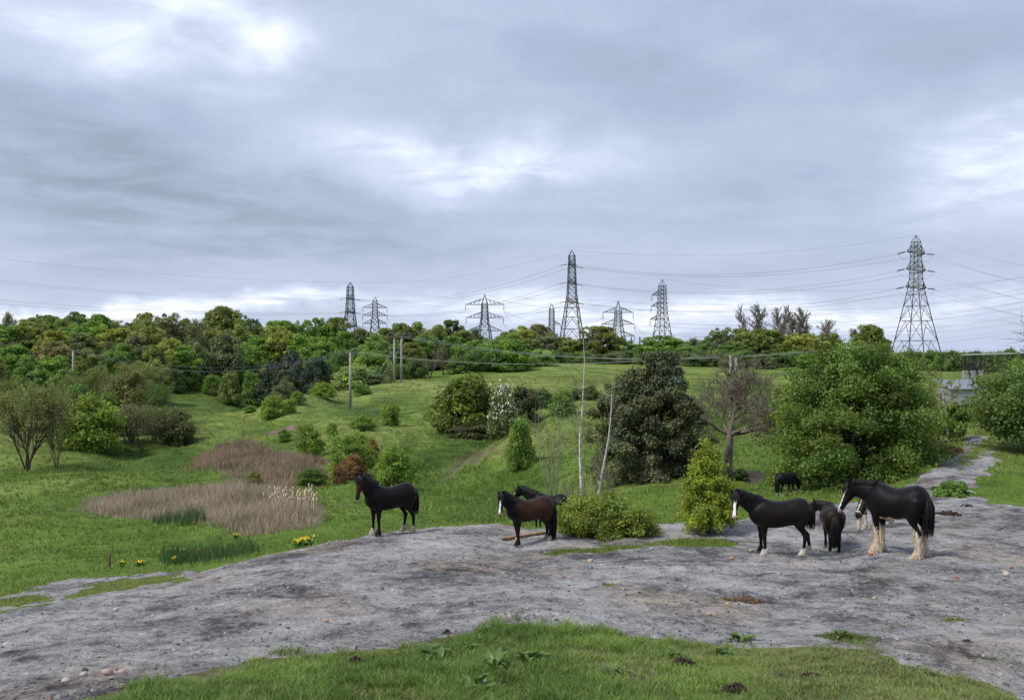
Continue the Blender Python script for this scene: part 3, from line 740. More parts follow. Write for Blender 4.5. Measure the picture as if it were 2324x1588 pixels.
    for i, (fp, stn) in enumerate(feet):
        if not feather[i]: continue
        L = []; fl = feather[i]
        fz = 0.16
        fx, fy = stn[-4][0].x, stn[-4][0].y
        for q in range(int(190 * min(2.2, fl))):
            ang = rg.random() * 6.28; z0 = 0.10 + rg.random() ** 1.3 * (0.12 + 0.26 * max(0, fl - 0.6)); pts = []
            bk = 0.5 - 0.5 * math.cos(ang)     # longest behind
            t = np.interp(z0, [stn[j][0].z for j in range(len(stn) - 1, -1, -1)], [stn[j][0].x for j in range(len(stn) - 1, -1, -1)])
            for k in range(5):
                s_ = k / 4
                zz = max(0.012, z0 - (0.09 + 0.10 * fl * (0.3 + 0.7 * bk)) * s_ * (0.8 + 0.4 * rg.random()))
                r_ = 0.040 + 0.016 * s_ + (0.030 + 0.050 * fl * (0.35 + 0.65 * bk)) * s_ ** 0.6 * max(0.0, 1 - zz / 0.20) ** 0.8
                pts.append(np.array((t + 0.015 * s_ - r_ * math.cos(ang) * 1.1, fy + r_ * math.sin(ang), zz)) + rg.normal(size=3) * 0.006)
            L.append(pts)
        hairs('feather', L, 0.010, np.array(sock_col if socks[i] else mane_col), 0.45)
    return root
# ------------------------------------------------------------------ the herd
def spot(px, Y):
    return ((px - CX) / F * Y, Y)
def stand(px, Y, dz=0.0):
    x, y = spot(px, Y)
    return (x, y, float(ground(x, y)) + dz)
BLACK = (0.0105, 0.0098, 0.0112)
def build_herd():
    make_horse('horse', 'dark bay horse with brown face and white feet on the spoil edge', stand(886, 26.6), R(214), 1.36, neck=(46, 26), head=(-68, 36), neck_len=0.76,
               coat=(0.0125, 0.0095, 0.0098), face=(0.062, 0.019, 0.012), body_tint=(0.0165, 0.0105, 0.0095), star=True, socks=(0.0, 0.20, 0.22, 0.20), feather=(0.35, 0.3, 0.35, 0.35), sock_col=(0.62, 0.54, 0.44), hoof=(0.42, 0.30, 0.23),
               legs=[(0.02, 0.03), (0.03, -0.02), (-0.04, 0.02), (0.10, -0.02)], mane_side=-1, mane_len=0.17, mane_up=0.085, tail_len=0.80, stocky=1.06, seed=3)
    make_horse('horse', 'stocky bay horse with long black mane, white blaze and very full black tail', stand(1203, 25.4), R(203), 1.20, neck=(36, 34), head=(-68, 52), neck_len=0.74,
               coat=(0.014, 0.009, 0.0082), body_tint=(0.088, 0.036, 0.018), face=None, blaze=0.042, snip=(0.45, 0.22, 0.17), socks=(0.0, 0.20, 0.17, 0.17), feather=(0.6, 0.6, 0.7, 0.7), sock_col=(0.46, 0.38, 0.31), hoof=(0.30, 0.22, 0.17),
               legs=[(0.04, 0.0), (-0.08, 0.03), (0.04, 0.0), (-0.05, 0.0)], mane_side=1, mane_len=0.42, mane_up=0.03, tail_len=1.22, tail_full=1.5, stocky=1.14, seed=5)
    make_horse('horse', 'black horse seen over the back of the bay, standing lower beside the bare birches', stand(1246, 32.5), R(146), 1.34, neck=(25, 8), head=(-54, 36), neck_len=0.80,
               coat=BLACK, blaze=0.045, socks=(0, 0, 0, 0), legs=[(0, 0), (0.05, 0), (0, 0), (0.06, 0)], mane_len=0.22, tail_len=0.95, stocky=1.0, seed=7)
    make_horse('horse', 'black horse with broad white blaze and white feet, beside the yellow-green bush', stand(1770, 23.7), R(179), 1.36, neck=(29, 24), head=(-68, 66), neck_len=0.80,
               coat=(0.0125, 0.0105, 0.0108), body_tint=(0.0185, 0.0130, 0.0115), blaze=0.062, snip=(0.55, 0.30, 0.27), socks=(0.13, 0.0, 0.19, 0.20), feather=(0.3, 0.2, 0.4, 0.35), sock_col=(0.68, 0.60, 0.50), hoof=(0.36, 0.27, 0.21),
               legs=[(-0.03, 0.0), (0.02, 0.03), (0.07, 0.0), (-0.23, 0.0)], mane_side=-1, mane_len=0.20, mane_up=0.03, tail_len=0.66, tail_full=0.7, stocky=1.16, seed=9)
    make_horse('horse', 'round brown-bellied pony turned away with thick black tail hanging between its legs', stand(1888, 25.2), R(80), 1.12, neck=(14, 66), head=(-50, 96), neck_len=0.70,
               coat=(0.0115, 0.0095, 0.0092), face=(0.035, 0.018, 0.012), body_tint=(0.034, 0.0185, 0.0105), legs=[(0, -0.02), (0, 0.02), (0, -0.03), (0, 0.03)], mane_len=0.22, tail_len=1.12, tail_full=1.5, stocky=1.30, seed=11)
    make_horse('horse', 'huge black draught horse with shaggy cream feathered legs', stand(2036, 23.2), R(133), 1.66, length=0.84, neck=(12, 28), head=(-60, 46), neck_len=0.66,
               coat=BLACK, blaze=0.05, snip=(0.34, 0.24, 0.22), socks=(0.36, 0.50, 0.46, 0.46), feather=(2.2, 2.2, 2.2, 2.2), sock_col=(0.66, 0.55, 0.40), belly_white=True, hoof=(0.30, 0.22, 0.16),
               legs=[(-0.03, 0.0), (0.05, 0.0), (-0.02, 0.0), (0.0, 0.0)], mane_side=1, mane_len=0.10, mane_up=0.02, tail_len=0.86, tail_full=0.9, stocky=1.08, seed=13)
    make_horse('horse', 'brown and white pony grazing behind the big feathered draught horse', stand(1990, 28.0), R(214), 1.12, neck=(-46, 6), head=(-84, 10), neck_len=0.80,
               coat=(0.120, 0.048, 0.024), piebald=(0.60, 0.55, 0.48), socks=(0.55, 0.55, 0.5, 0.5), feather=(0.7, 0.7, 0.7, 0.7), sock_col=(0.62, 0.50, 0.37), mane_col=(0.014, 0.010, 0.009), mane_len=0.3, tail_len=1.15, tail_full=1.2,
               legs=[(0.03, 0.02), (-0.02, -0.02), (0, 0), (0, 0)], stocky=1.12, seed=17)
    make_horse('horse', 'small black pony with white socks, its front hidden in the hawthorn', stand(1784, 40.5), R(34), 0.98, neck=(-40, 0), head=(-78, 0), neck_len=0.80,
               coat=BLACK, socks=(0.32, 0.32, 0.15, 0.15), feather=(0.6, 0.6, 0.7, 0.7), sock_col=(0.62, 0.50, 0.40), mane_len=0.28, tail_len=1.05, tail_full=1.3, legs=[(0, 0), (0.04, 0), (0, 0), (0.05, 0)], stocky=1.18, seed=19)
build_herd()
# ------------------------------------------------------------------ plants: materials
def leaf_material(name='foliage', trans=0.36, rough=0.55):
    m, w = new_mat(name)
    c = w.n('ShaderNodeAttribute', attribute_name='tint').outputs['Color']
    oi = w.n('ShaderNodeObjectInfo').outputs['Color']
    c = w.vm('MULTIPLY', w.vm('MULTIPLY', c, oi), (2.2, 2.2, 2.2))
    bs = w.n('ShaderNodeBsdfPrincipled', i_Base_Color=c, i_Roughness=rough)
    bs.inputs['Specular IOR Level'].default_value = 0.22
    tr = w.n('ShaderNodeBsdfTranslucent', i_0=w.vm('MULTIPLY', c, (1.25, 1.25, 0.7)))
    mx = w.n('ShaderNodeMixShader', i_0=trans); w.link(bs.outputs[0], mx.inputs[1]); w.link(tr.outputs[0], mx.inputs[2])
    finish(w, mx.outputs[0]); return m
def bark_material(name, dark, light, scale=6.0):
    m, w = new_mat(name)
    oc = w.n('ShaderNodeTexCoord').outputs['Object']
    n = w.noise(w.vm('MULTIPLY', oc, (1, 1, 0.3)), scale, 5, 0.65)
    c = w.ramp(n, [(0.35, dark), (0.65, light)])
    bs = w.n('ShaderNodeBsdfPrincipled', i_Base_Color=c, i_Roughness=0.9)
    w.link(w.n('ShaderNodeBump', i_Strength=0.5, i_Distance=0.03, i_Height=n).outputs[0], bs.inputs['Normal'])
    bs.inputs['Specular IOR Level'].default_value = 0.15
    finish(w, bs.outputs[0]); return m
M['leaf'] = leaf_material()
M['needle'] = leaf_material('evergreen_foliage', 0.10, 0.65)
M['bark'] = bark_material('bark', (0.035, 0.028, 0.022), (0.11, 0.092, 0.075))
M['twig'] = bark_material('twig_bark', (0.070, 0.056, 0.046), (0.155, 0.130, 0.108), 3.0)
M['poplartwig'] = bark_material('poplar_twig', (0.17, 0.145, 0.12), (0.27, 0.235, 0.20), 3.0)
M['palebark'] = bark_material('pale_bark', (0.13, 0.115, 0.095), (0.33, 0.30, 0.255), 4.0)
def birch_material():
    m, w = new_mat('birch_bark')
    oc = w.n('ShaderNodeTexCoord').outputs['Object']
    n = w.noise(w.vm('MULTIPLY', oc, (3, 3, 14)), 2.0, 4, 0.6); n2 = w.noise(oc, 1.3, 3, 0.5)
    c = w.ramp(n, [(0.34, (0.07, 0.06, 0.055)), (0.44, (0.50, 0.46, 0.42)), (0.7, (0.74, 0.70, 0.65))])
    c = w.mix(w.mr(n2, 0.55, 0.8, 0, 0.4), c, (0.34, 0.24, 0.19))
    bs = w.n('ShaderNodeBsdfPrincipled', i_Base_Color=c, i_Roughness=0.75); finish(w, bs.outputs[0]); return m
M['birch'] = birch_material()

# ------------------------------------------------------------------ plants: geometry
def leaf_faces(P, Nn, size, rg, aspect=1.5):
    """one folded-looking quad per leaf spray"""
    n = len(P)
    Nn = Nn / (np.linalg.norm(Nn, axis=1, keepdims=True) + 1e-9)
    ref = rg.normal(size=(n, 3)); U = np.cross(Nn, ref); U /= np.linalg.norm(U, axis=1, keepdims=True) + 1e-9
    W = np.cross(Nn, U)
    s = (size * (0.6 + 0.8 * rg.random(n)))[:, None]
    a, b = U * s * aspect * 0.5, W * s * 0.5
    k = Nn * s * 0.16
    V = np.stack([P - a, P - b + k, P + a, P + b + k], 1).reshape(-1, 3)
    Fq = np.arange(n * 4).reshape(-1, 4)
    return V, Fq
def profile(shape, t):
    t = np.clip(t, 0, 1)
    if shape == 'round': return np.sqrt(np.clip(1 - ((t - 0.42) / np.where(t > 0.42, 0.60, 0.56)) ** 2, 0, 1))
    if shape == 'bush': return np.clip(1 - t ** 2.4, 0, 1) ** 0.55 * (0.80 + 0.20 * np.minimum(1, t * 4))
    if shape == 'column': return np.clip(1 - np.abs(2 * t - 0.9) ** 2.6, 0, 1) ** 0.5
    if shape == 'conic': return (1 - t) ** 0.62 * (0.55 + 0.45 * np.minimum(1, t * 5))
    if shape == 'tree': return np.clip(1 - t ** 3.4, 0, 1) ** 0.5 * (0.86 + 0.14 * np.minimum(1, t * 3))
    if shape == 'spire': return (1 - t) ** 0.85 * (0.6 + 0.4 * np.minimum(1, t * 6))
    if shape == 'dome': return np.clip(1 - t ** 2, 0, 1) ** 0.5
def crown_points(W, H, z0, nclump, nleaf, seed, shape='round', ragged=0.22, clump=(0.11, 0.19), flat=0.72, inner=0.35, radial=0.0, shoots=0.0):
    rg = np.random.default_rng(seed)
    ch = H - z0; cc = []; cr = []
    while len(cc) < nclump:
        t = rg.random(); a = rg.random() * 2 * math.pi
        pr = float(profile(shape, np.array(t)))
        if rg.random() > pr + 0.15: continue
        rr = pr * (inner + (1 - inner) * math.sqrt(rg.random()))
        nz = 1 + ragged * float(fbm(np.array([math.cos(a) * 1.7 + seed]), np.array([math.sin(a) * 1.7 + t * 3.0]), seed, 3)[0]) * 1.7
        r_ = W * (clump[0] + (clump[1] - clump[0]) * rg.random())
        R_ = max(0.0, W / 2 * rr * nz - r_ * 0.45)
        zz = z0 + ch * t * (1 + ragged * 0.35 * rg.normal() * (t > 0.6))
        zz = min(max(zz, z0 + r_ * 0.25), H * 1.06 - r_ * 0.6)
        cc.append((math.cos(a) * R_, math.sin(a) * R_, zz)); cr.append(r_)
    cc = np.array(cc); cr = np.array(cr)
    pick = rg.choice(nclump, nleaf, p=cr ** 2 / (cr ** 2).sum())
    d = rg.normal(size=(nleaf, 3)); d /= np.linalg.norm(d, axis=1, keepdims=True)
    d[:, 2] = np.where((d[:, 2] < -0.2) & (rg.random(nleaf) < 0.6), -d[:, 2], d[:, 2])
    rad = cr[pick] * (0.45 + 0.55 * rg.random(nleaf) ** 0.5)
    off = d * rad[:, None]; off[:, 2] *= flat
    if radial:
        out = cc[pick].copy(); out[:, 2] = (out[:, 2] - z0 - ch * 0.4) * 0.6; out /= np.linalg.norm(out, axis=1, keepdims=True) + 1e-6
        off += out * (off * out).sum(1, keepdims=True) * radial
    P = cc[pick] + off
    if shoots:
        ns = int(nleaf * shoots); q = rg.choice(nleaf, ns)
        up = np.array([0, 0, 1.0]) + d[q] * 0.6
        P[q] = cc[pick[q]] + off[q] + up * (cr[pick[q]] * 0.7 * rg.random(ns) ** 0.6)[:, None]
    P[:, 2] = np.maximum(P[:, 2], 0.03)
    Nn = d + rg.normal(size=d.shape) * 0.75 + np.array([0, 0, 0.35])
    P = P + rg.normal(size=P.shape) * W * 0.012
    P[:, 2] = np.maximum(P[:, 2], 0.03)
    var = 1 + 0.20 * rg.normal(size=nclump)[pick] + 0.16 * rg.normal(size=nleaf)
    var = np.clip(var, 0.45, 1.8)
    hue = 0.06 * rg.normal(size=nclump)[pick]
    col = np.stack([var * (1 + hue + 0.05), var, var * (1 - hue * 1.5)], 1)
    return P, Nn, col, cc, cr, rg
def crown_mesh(name, W, H, z0, nclump, nleaf, leaf, seed, mat='leaf', **kw):
    P, Nn, col, cc, cr, rg = crown_points(W, H, z0, nclump, nleaf, seed, **kw)
    V, Fq = leaf_faces(P, Nn, np.full(len(P), leaf), rg)
    me = new_mesh(name, V, Fq, M[mat], False, {'tint': np.repeat(np.clip(col, 0.2, 2.2), 4, axis=0)})
    return me, cc, cr
def limb_mesh(name, H, z0, cc, cr, r0, seed, mat='bark', stems=1, frac=0.6, sway=0.06):
    rg = np.random.default_rng(seed); mb = MB()
    for s in range(stems):
        a = rg.random() * 6.28; base = Vector((math.cos(a), math.sin(a), 0)) * (0.0 if stems == 1 else r0 * 1.6)
        top = Vector((math.cos(a) * H * 0.08 * (stems > 1), math.sin(a) * H * 0.08 * (stems > 1), z0 + (H - z0) * 0.72))
        pts = []; rad = []
        for k in range(7):
            t = k / 6
            p = base.lerp(top, t) + Vector((rg.normal(), rg.normal(), 0)) * H * sway * 0.3 * math.sin(t * 3.1)
            if k == 0: p.z = -0.25
            pts.append(p); rad.append(r0 * (1.35 if k == 0 else 1) * (1 - 0.78 * t) / math.sqrt(stems))
        mb.tube(pts, rad, 8)
        for i in range(len(cc)):
            if rg.random() > frac / max(1, stems * 0.7): continue
            c = Vector(cc[i]); zt = min(max(c.z * 0.55, z0 * 0.55), top.z * 0.95); t = zt / top.z
            p0 = base.lerp(top, t); f = min(int(t * 6), 5); p0 = pts[f].lerp(pts[f + 1], min(1, max(0, t * 6 - f)))
            mid = p0.lerp(c, 0.5) + Vector((rg.normal() * 0.04, rg.normal() * 0.04, -0.06)) * H * 0.5
            rr = r0 * (0.10 + 0.22 * (1 - t))
            mb.tube([p0, p0.lerp(mid, 0.6), mid, mid.lerp(c, 0.6), c], [rr, rr * .85, rr * .65, rr * .45, rr * .2], 5)
    return new_mesh(name, np.array(mb.v), mb.f, M[mat], True)
def grow(rg, base, d, length, r, levels, nchild, spread, up=0.15, wig=0.12, ratio=0.62, k=6, first=0.25, tips=None, rfac=0.55):
    """bare branching: list per level of (pts, radius at base)"""
    out = []
    todo = [(np.array(base, float), np.array(d, float), length, r, 0)]
    while todo:
        p, dr, L, rr, lv = todo.pop()
        dr = dr / np.linalg.norm(dr); pts = [p]; dirs = [dr]
        for i in range(k - 1):
            dr = dr + rg.normal(size=3) * wig + np.array([0, 0, up]) * (0.5 if lv == 0 else 1) * 0.3
            dr /= np.linalg.norm(dr); p = p + dr * L / (k - 1); pts.append(p); dirs.append(dr)
        out.append((lv, np.array(pts), rr))
        if lv == levels:
            if tips is not None: tips.extend(pts[2:])
            continue
        n = nchild[lv] if hasattr(nchild, '__len__') else nchild
        for c in range(n):
            t = first + (1 - first) * ((c + rg.random()) / n) if lv == 0 else 0.15 + 0.85 * (c + rg.random()) / n
            f = t * (k - 1); i = min(int(f), k - 2); q = pts[i] * (1 - f + i) + pts[i + 1] * (f - i)
            ref = rg.normal(size=3); sd_ = np.cross(dirs[i], ref); sd_ /= np.linalg.norm(sd_) + 1e-9
            sp_ = spread * (0.7 + 0.6 * rg.random())
            nd = dirs[i] * math.cos(sp_) + sd_ * math.sin(sp_) + np.array([0, 0, up])
            todo.append((q, nd, L * ratio * (1.08 - 0.45 * t) * (0.75 + 0.5 * rg.random()), max(rr * (rfac - 0.36 * rfac * t), 0.004), lv + 1))
    return out
def branch_mesh(name, segs, mat, lo, hi, minr=0.006, taper=0.86):
    """one mesh of the levels lo..hi"""
    sel = [(p, r) for lv, p, r in segs if lo <= lv <= hi]
    thick = [(p, r) for p, r in sel if r > 0.05]; thin = [(p, r) for p, r in sel if r <= 0.05]
    Vs, Fs = [], []; off = 0
    for p, r in thick:
        mb = MB(); n = len(p); mb.tube([Vector(q) for q in p], [r * (1 - taper * i / (n - 1)) for i in range(n)], 7)
        q = [f for f in mb.f if len(f) == 4]
        Vs.append(np.array(mb.v)); Fs.append(np.array(q) + off); off += len(mb.v)
    if thin:
        V, Fq, _ = strands(np.array([p for p, r in thin]), np.array([max(r, minr) for p, r in thin]), np.ones((len(thin), 3)))
        Vs.append(V); Fs.append(Fq + off)
    return new_mesh(name, np.concatenate(Vs), np.concatenate(Fs), M[mat], True)

# prototypes: name -> (list of (part name, mesh, is_leaf), nominal width, nominal height)
PROTO = {}
def leafy(key, W, H, z0, nclump, nleaf, leaf, seed, r0, mat='leaf', stems=1, frac=0.6, bark='bark', **kw):
    me, cc, cr = crown_mesh('crown_' + key, W, H, z0, nclump, nleaf, leaf, seed, mat, **kw)
    tr = limb_mesh('trunk_' + key, H, max(z0, H * 0.12), cc, cr, r0, seed + 1, bark, stems, frac)
    PROTO[key] = ([('trunk', tr, False), ('crown', me, True)], W, H)
for i in range(4):      # spreading woodland trees
    leafy('oak%d' % i, 10, 11, 0.4, 130, 14000, 0.34, 100 + i, 0.32, shape='round', ragged=0.34, clump=(0.055, 0.145), flat=0.8)
for i in range(3):      # taller, narrower trees
    leafy('tall%d' % i, 7.5, 12, 1.0, 90, 10000, 0.32, 120 + i, 0.26, shape='column', ragged=0.30)
for i in range(4):      # bushes clothed to the ground
    leafy('bush%d' % i, 4, 3.4, 0.1, 80, 12000, 0.135, 140 + i, 0.07, shape='bush', ragged=0.34, stems=3, shoots=0.10, radial=0.5)
for i in range(2):      # bigger scrub
    leafy('scrub%d' % i, 8, 6, 0.2, 64, 10000, 0.28, 150 + i, 0.14, shape='bush', ragged=0.34, stems=3, shoots=0.06)
for i in range(2):      # dense evergreens
    leafy('yew%d' % i, 8, 7.5, 0.2, 70, 10000, 0.26, 160 + i, 0.2, mat='needle', shape='dome', ragged=0.16, clump=(0.10, 0.16))
def twiggy(key, W, H, seed, stems, nchild, levels, leafn=0, leaf=0.1, spread=0.55, up=0.25, r0=0.14, ratio=0.62, lean=0.35, wig=0.12, mat='twig', minr=0.014, trunk_mat='bark', first=0.25, tmin=0.0):
    rg = np.random.default_rng(seed); segs = []; tips = []
    for s in range(stems):
        a = 6.28 * (s + rg.random() * 0.5) / stems
        d = np.array([math.cos(a) * lean * (stems > 1), math.sin(a) * lean * (stems > 1), 1.0])
        segs += grow(rg, (math.cos(a) * r0 * 1.2 * (stems > 1), math.sin(a) * r0 * 1.2 * (stems > 1), -0.2), d, H * 0.72, r0, levels, nchild, spread, up, wig, ratio, tips=tips, first=first)
    allp = np.concatenate([p for lv, p, r in segs]); hmax = allp[:, 2].max(); w95 = np.percentile(np.hypot(allp[:, 0], allp[:, 1]), 97) * 2
    parts = [('trunk', branch_mesh('trunk_' + key, segs, trunk_mat, 0, 0), False), ('branches', branch_mesh('branches_' + key, segs, mat, 1, 9, minr), False)]
    if leafn:
        T = np.array(tips); q = rg.choice(len(T), leafn); P = T[q] + rg.normal(size=(leafn, 3)) * leaf * 1.2
        V, Fq = leaf_faces(P, rg.normal(size=(leafn, 3)) + [0, 0, 0.5], np.full(leafn, leaf), rg)
        vr = np.clip(1 + 0.25 * rg.normal(size=(leafn, 1)), 0.4, 1.7)
        parts.append(('crown', new_mesh('crown_' + key, V, Fq, M['leaf'], False, {'tint': np.repeat(np.repeat(vr, 3, 1), 4, axis=0)}), True))
    PROTO[key] = (parts, w95, hmax)
for i in range(2): twiggy('bud%d' % i, 9, 10, 200 + i, 1, (11, 8, 5), 3, 3600, 0.20, r0=0.20, minr=0.022, spread=0.60, up=0.22)
for i in range(2): twiggy('bare%d' % i, 7, 8, 210 + i, 4, (9, 7), 2, 500, 0.14, r0=0.10, minr=0.018, spread=0.5, up=0.25, lean=0.4)
twiggy('alder', 7, 9, 220, 6, (10, 7, 5), 3, 15000, 0.11, r0=0.13, minr=0.012, spread=0.66, up=0.16, lean=0.30, ratio=0.66, wig=0.16, mat='twig')
for i in range(2): twiggy('poplar%d' % i, 5, 14, 230 + i, 1, (64, 16), 2, 300, 0.18, r0=0.16, minr=0.055, spread=0.80, up=0.10, ratio=0.30, first=0.14, mat='poplartwig', trunk_mat='poplartwig')
N_TREES = 0
def plant(key, px, Y, label, cat='tree', name='tree', width=None, top=None, height=None, color=(0.07, 0.13, 0.025), rz=None, group=None, sink=0.0, bark=None):
    """set a copy of a prototype on the land: width in frame units at that distance, top as the frame height of its tip or height in metres"""
    global N_TREES
    parts, W, H = PROTO[key]; N_TREES += 1
    x, y = spot(px, Y); z = float(ground(x, y)) - sink
    h = ((CY - top) / F * Y - z) if top is not None else height
    w = width / F * Y
    rr = random.Random(N_TREES * 13 + 5)
    root = thing(name, label, cat, (x, y, z), rr.random() * 6.28 if rz is None else rz, group, (w / W, w / W, max(h, 0.4) / H))
    for pn, me, lf in parts:
        o = link(pn, me, root)
        if lf:
            j = 1 + 0.10 * (rr.random() - 0.5)
            o.color = (color[0] * j, color[1], color[2] * j, 1)
    return root
# ------------------------------------------------------------------ woods, hedges and bushes
GREEN = (0.081, 0.137, 0.028); FRESH = (0.090, 0.148, 0.028); OLIVE = (0.097, 0.123, 0.035); YOLIVE = (0.137, 0.157, 0.039); BRIGHT = (0.098, 0.148, 0.027)
DARK = (0.060, 0.093, 0.031); BLUE = (0.034, 0.047, 0.028); GREY = (0.081, 0.107, 0.049); RUST = (0.115, 0.118, 0.052); WILLOW = (0.145, 0.203, 0.072); BROWN = (0.102, 0.110, 0.056); MID = (0.077, 0.128, 0.034)
KINDW = {'oak': 'broad', 'tall': 'upright', 'bush': 'bushy', 'scrub': 'spreading', 'yew': 'dense dark evergreen', 'bud': 'thinly budding', 'bare': 'leafless grey', 'poplar': 'bare poplar', 'alder': 'many-stemmed half-leafed'}
COLW = {GREEN: 'green', FRESH: 'fresh green', OLIVE: 'olive green', YOLIVE: 'yellow-olive', BRIGHT: 'bright green', DARK: 'dark green', BLUE: 'blackish', GREY: 'grey-green', RUST: 'rusty brown', WILLOW: 'pale willow green', BROWN: 'brownish', MID: 'mid green'}
LANDMARKS = [(166, 'the buried pole'), (509, 'the highest crown'), (795, 'the slim pylon'), (851, 'the drooping-armed pylon'), (903, 'the double pole'), (1100, 'the flat-armed pylon'), (1298, 'the tall pylon'), (1403, 'the gantry pylon'), (1503, 'the tapering pylon'), (1780, 'the poplars'), (2079, 'the tallest pylon')]
_cnt = {}
def pick(kind):
    opts = [k for k in PROTO if k.startswith(kind)]
    _cnt[kind] = _cnt.get(kind, 0) + 1
    return opts[_cnt[kind] % len(opts)]
def wood(rows, where, group, cat='tree', name='tree'):
    for px, top, Y, wd, kind, col in rows:
        kw = KINDW[kind]; cw = COLW[col]
        lab = (kw + ' ' + ('' if kind in ('yew', 'bare', 'poplar') else cw + ' ') + cat + ' ' + where)
        lm = min(LANDMARKS, key=lambda q: abs(q[0] - px))
        if abs(lm[0] - px) < 75 and len((lab + ', below ' + lm[1]).split()) <= 16: lab += ', ' + ('under ' if kind in ('scrub', 'bare') else 'below ') + lm[1]
        plant(pick(kind), px, Y, lab, cat, name, wd * 1.12, top, color=col, group=group)
wood([(-30, 722, 240, 90, 'oak', OLIVE), (67, 727, 240, 80, 'oak', OLIVE), (100, 722, 262, 60, 'oak', DARK), (123, 724, 255, 56, 'oak', MID), (150, 730, 250, 56, 'oak', OLIVE), (176, 714, 262, 62, 'oak', DARK), (205, 728, 262, 60, 'oak', MID), (228, 720, 258, 60, 'oak', GREEN), (250, 732, 262, 60, 'oak', MID),
      (272, 727, 258, 48, 'bud', BROWN), (298, 737, 262, 60, 'oak', DARK), (328, 718, 255, 56, 'oak', YOLIVE), (352, 735, 262, 60, 'oak', OLIVE), (380, 718, 255, 64, 'oak', BROWN), (414, 730, 258, 60, 'oak', OLIVE), (448, 722, 240, 58, 'bud', BROWN), (478, 728, 258, 60, 'oak', OLIVE),
      (509, 706, 245, 96, 'oak', OLIVE), (550, 722, 262, 46, 'oak', GREY), (580, 731, 275, 40, 'oak', DARK), (629, 737, 262, 74, 'oak', GREEN), (655, 742, 270, 70, 'oak', DARK)],
     'along the crest of the wooded valley side', 'trees of the wooded valley side')
wood([(20, 745, 215, 90, 'oak', MID), (70, 736, 218, 92, 'oak', OLIVE), (123, 757, 205, 66, 'oak', YOLIVE), (150, 750, 222, 66, 'oak', GREEN), (181, 740, 220, 84, 'oak', GREEN), (222, 734, 224, 70, 'oak', FRESH), (187, 760, 200, 60, 'tall', GREY), (263, 752, 205, 96, 'oak', YOLIVE), (307, 768, 196, 64, 'oak', BROWN), (334, 739, 218, 82, 'oak', OLIVE), (240, 775, 190, 50, 'bud', BROWN), (95, 770, 205, 60, 'bud', BROWN),
      (380, 774, 200, 66, 'oak', YOLIVE), (430, 738, 210, 74, 'bud', BROWN), (470, 760, 215, 66, 'oak', OLIVE), (512, 766, 205, 80, 'oak', GREY), (545, 745, 235, 70, 'oak', OLIVE), (129, 780, 186, 72, 'oak', RUST), (597, 766, 228, 76, 'tall', GREEN), (640, 762, 228, 80, 'oak', YOLIVE), (345, 790, 190, 60, 'oak', OLIVE), (415, 790, 195, 60, 'tall', GREEN), (450, 785, 200, 60, 'oak', GREY), (565, 790, 215, 60, 'oak', GREEN), (30, 775, 190, 70, 'bud', BROWN), (285, 788, 188, 60, 'oak', GREEN)],
     'half way up the wooded valley side', 'trees of the wooded valley side')
wood([(32, 790, 165, 80, 'oak', GREEN), (60, 812, 150, 56, 'tall', MID), (14, 838, 140, 56, 'bare', BROWN), (114, 814, 155, 100, 'oak', GREEN), (85, 835, 150, 70, 'oak', MID), (176, 826, 142, 70, 'bare', BROWN), (200, 800, 172, 80, 'oak', OLIVE), (222, 830, 146, 70, 'bud', BROWN), (260, 805, 170, 76, 'oak', MID), (316, 818, 140, 112, 'bud', OLIVE), (350, 822, 168, 70, 'oak', OLIVE), (150, 845, 145, 60, 'oak', MID), (280, 845, 150, 70, 'bud', OLIVE), (-20, 820, 150, 80, 'oak', OLIVE), (20, 860, 130, 60, 'bud', OLIVE)],
     'at the foot of the wooded valley side', 'trees of the wooded valley side')
wood([(316, 820, 137, 112, 'alder', OLIVE), (222, 832, 142, 84, 'alder', OLIVE), (268, 850, 132, 76, 'alder', BROWN), (170, 850, 138, 74, 'alder', OLIVE), (360, 862, 134, 70, 'alder', MID), (20, 880, 122, 80, 'alder', OLIVE), (110, 872, 128, 80, 'alder', MID), (180, 880, 126, 60, 'scrub', MID), (60, 900, 118, 60, 'scrub', DARK), (250, 900, 124, 60, 'scrub', MID), (350, 905, 126, 50, 'scrub', DARK), (300, 912, 117, 92, 'alder', BROWN), (352, 918, 121, 84, 'alder', OLIVE), (255, 925, 116, 70, 'alder', BROWN), (385, 925, 124, 60, 'alder', BROWN), (120, 925, 108, 70, 'alder', BROWN)],
     'in the thickets where the wood meets the valley meadow', 'thickets at the valley meadow edge')
wood([(480, 806, 205, 70, 'yew', BLUE), (363, 809, 190, 46, 'yew', BLUE), (556, 797, 215, 66, 'yew', BLUE), (615, 826, 195, 64, 'yew', BLUE), (719, 809, 180, 58, 'yew', BLUE), (663, 803, 190, 80, 'yew', BLUE), (654, 838, 172, 70, 'yew', BLUE), (525, 815, 205, 50, 'yew', BLUE)],
     'among the paler trees below the wood', 'dark evergreens below the wood')
wood([(424, 833, 196, 50, 'scrub', GREEN), (389, 818, 200, 64, 'scrub', MID), (400, 845, 192, 40, 'scrub', DARK), (450, 845, 200, 46, 'scrub', MID), (527, 851, 188, 54, 'scrub', OLIVE), (495, 872, 188, 36, 'bare', BROWN), (575, 850, 196, 56, 'scrub', MID), (600, 840, 205, 50, 'scrub', GREEN), (440, 820, 205, 50, 'scrub', MID), (480, 855, 194, 40, 'scrub', GREEN), (545, 835, 205, 50, 'scrub', GREEN)],
     'on the edge of the wood above the side valley', 'bushes along the wood edge', 'bush', 'bush')
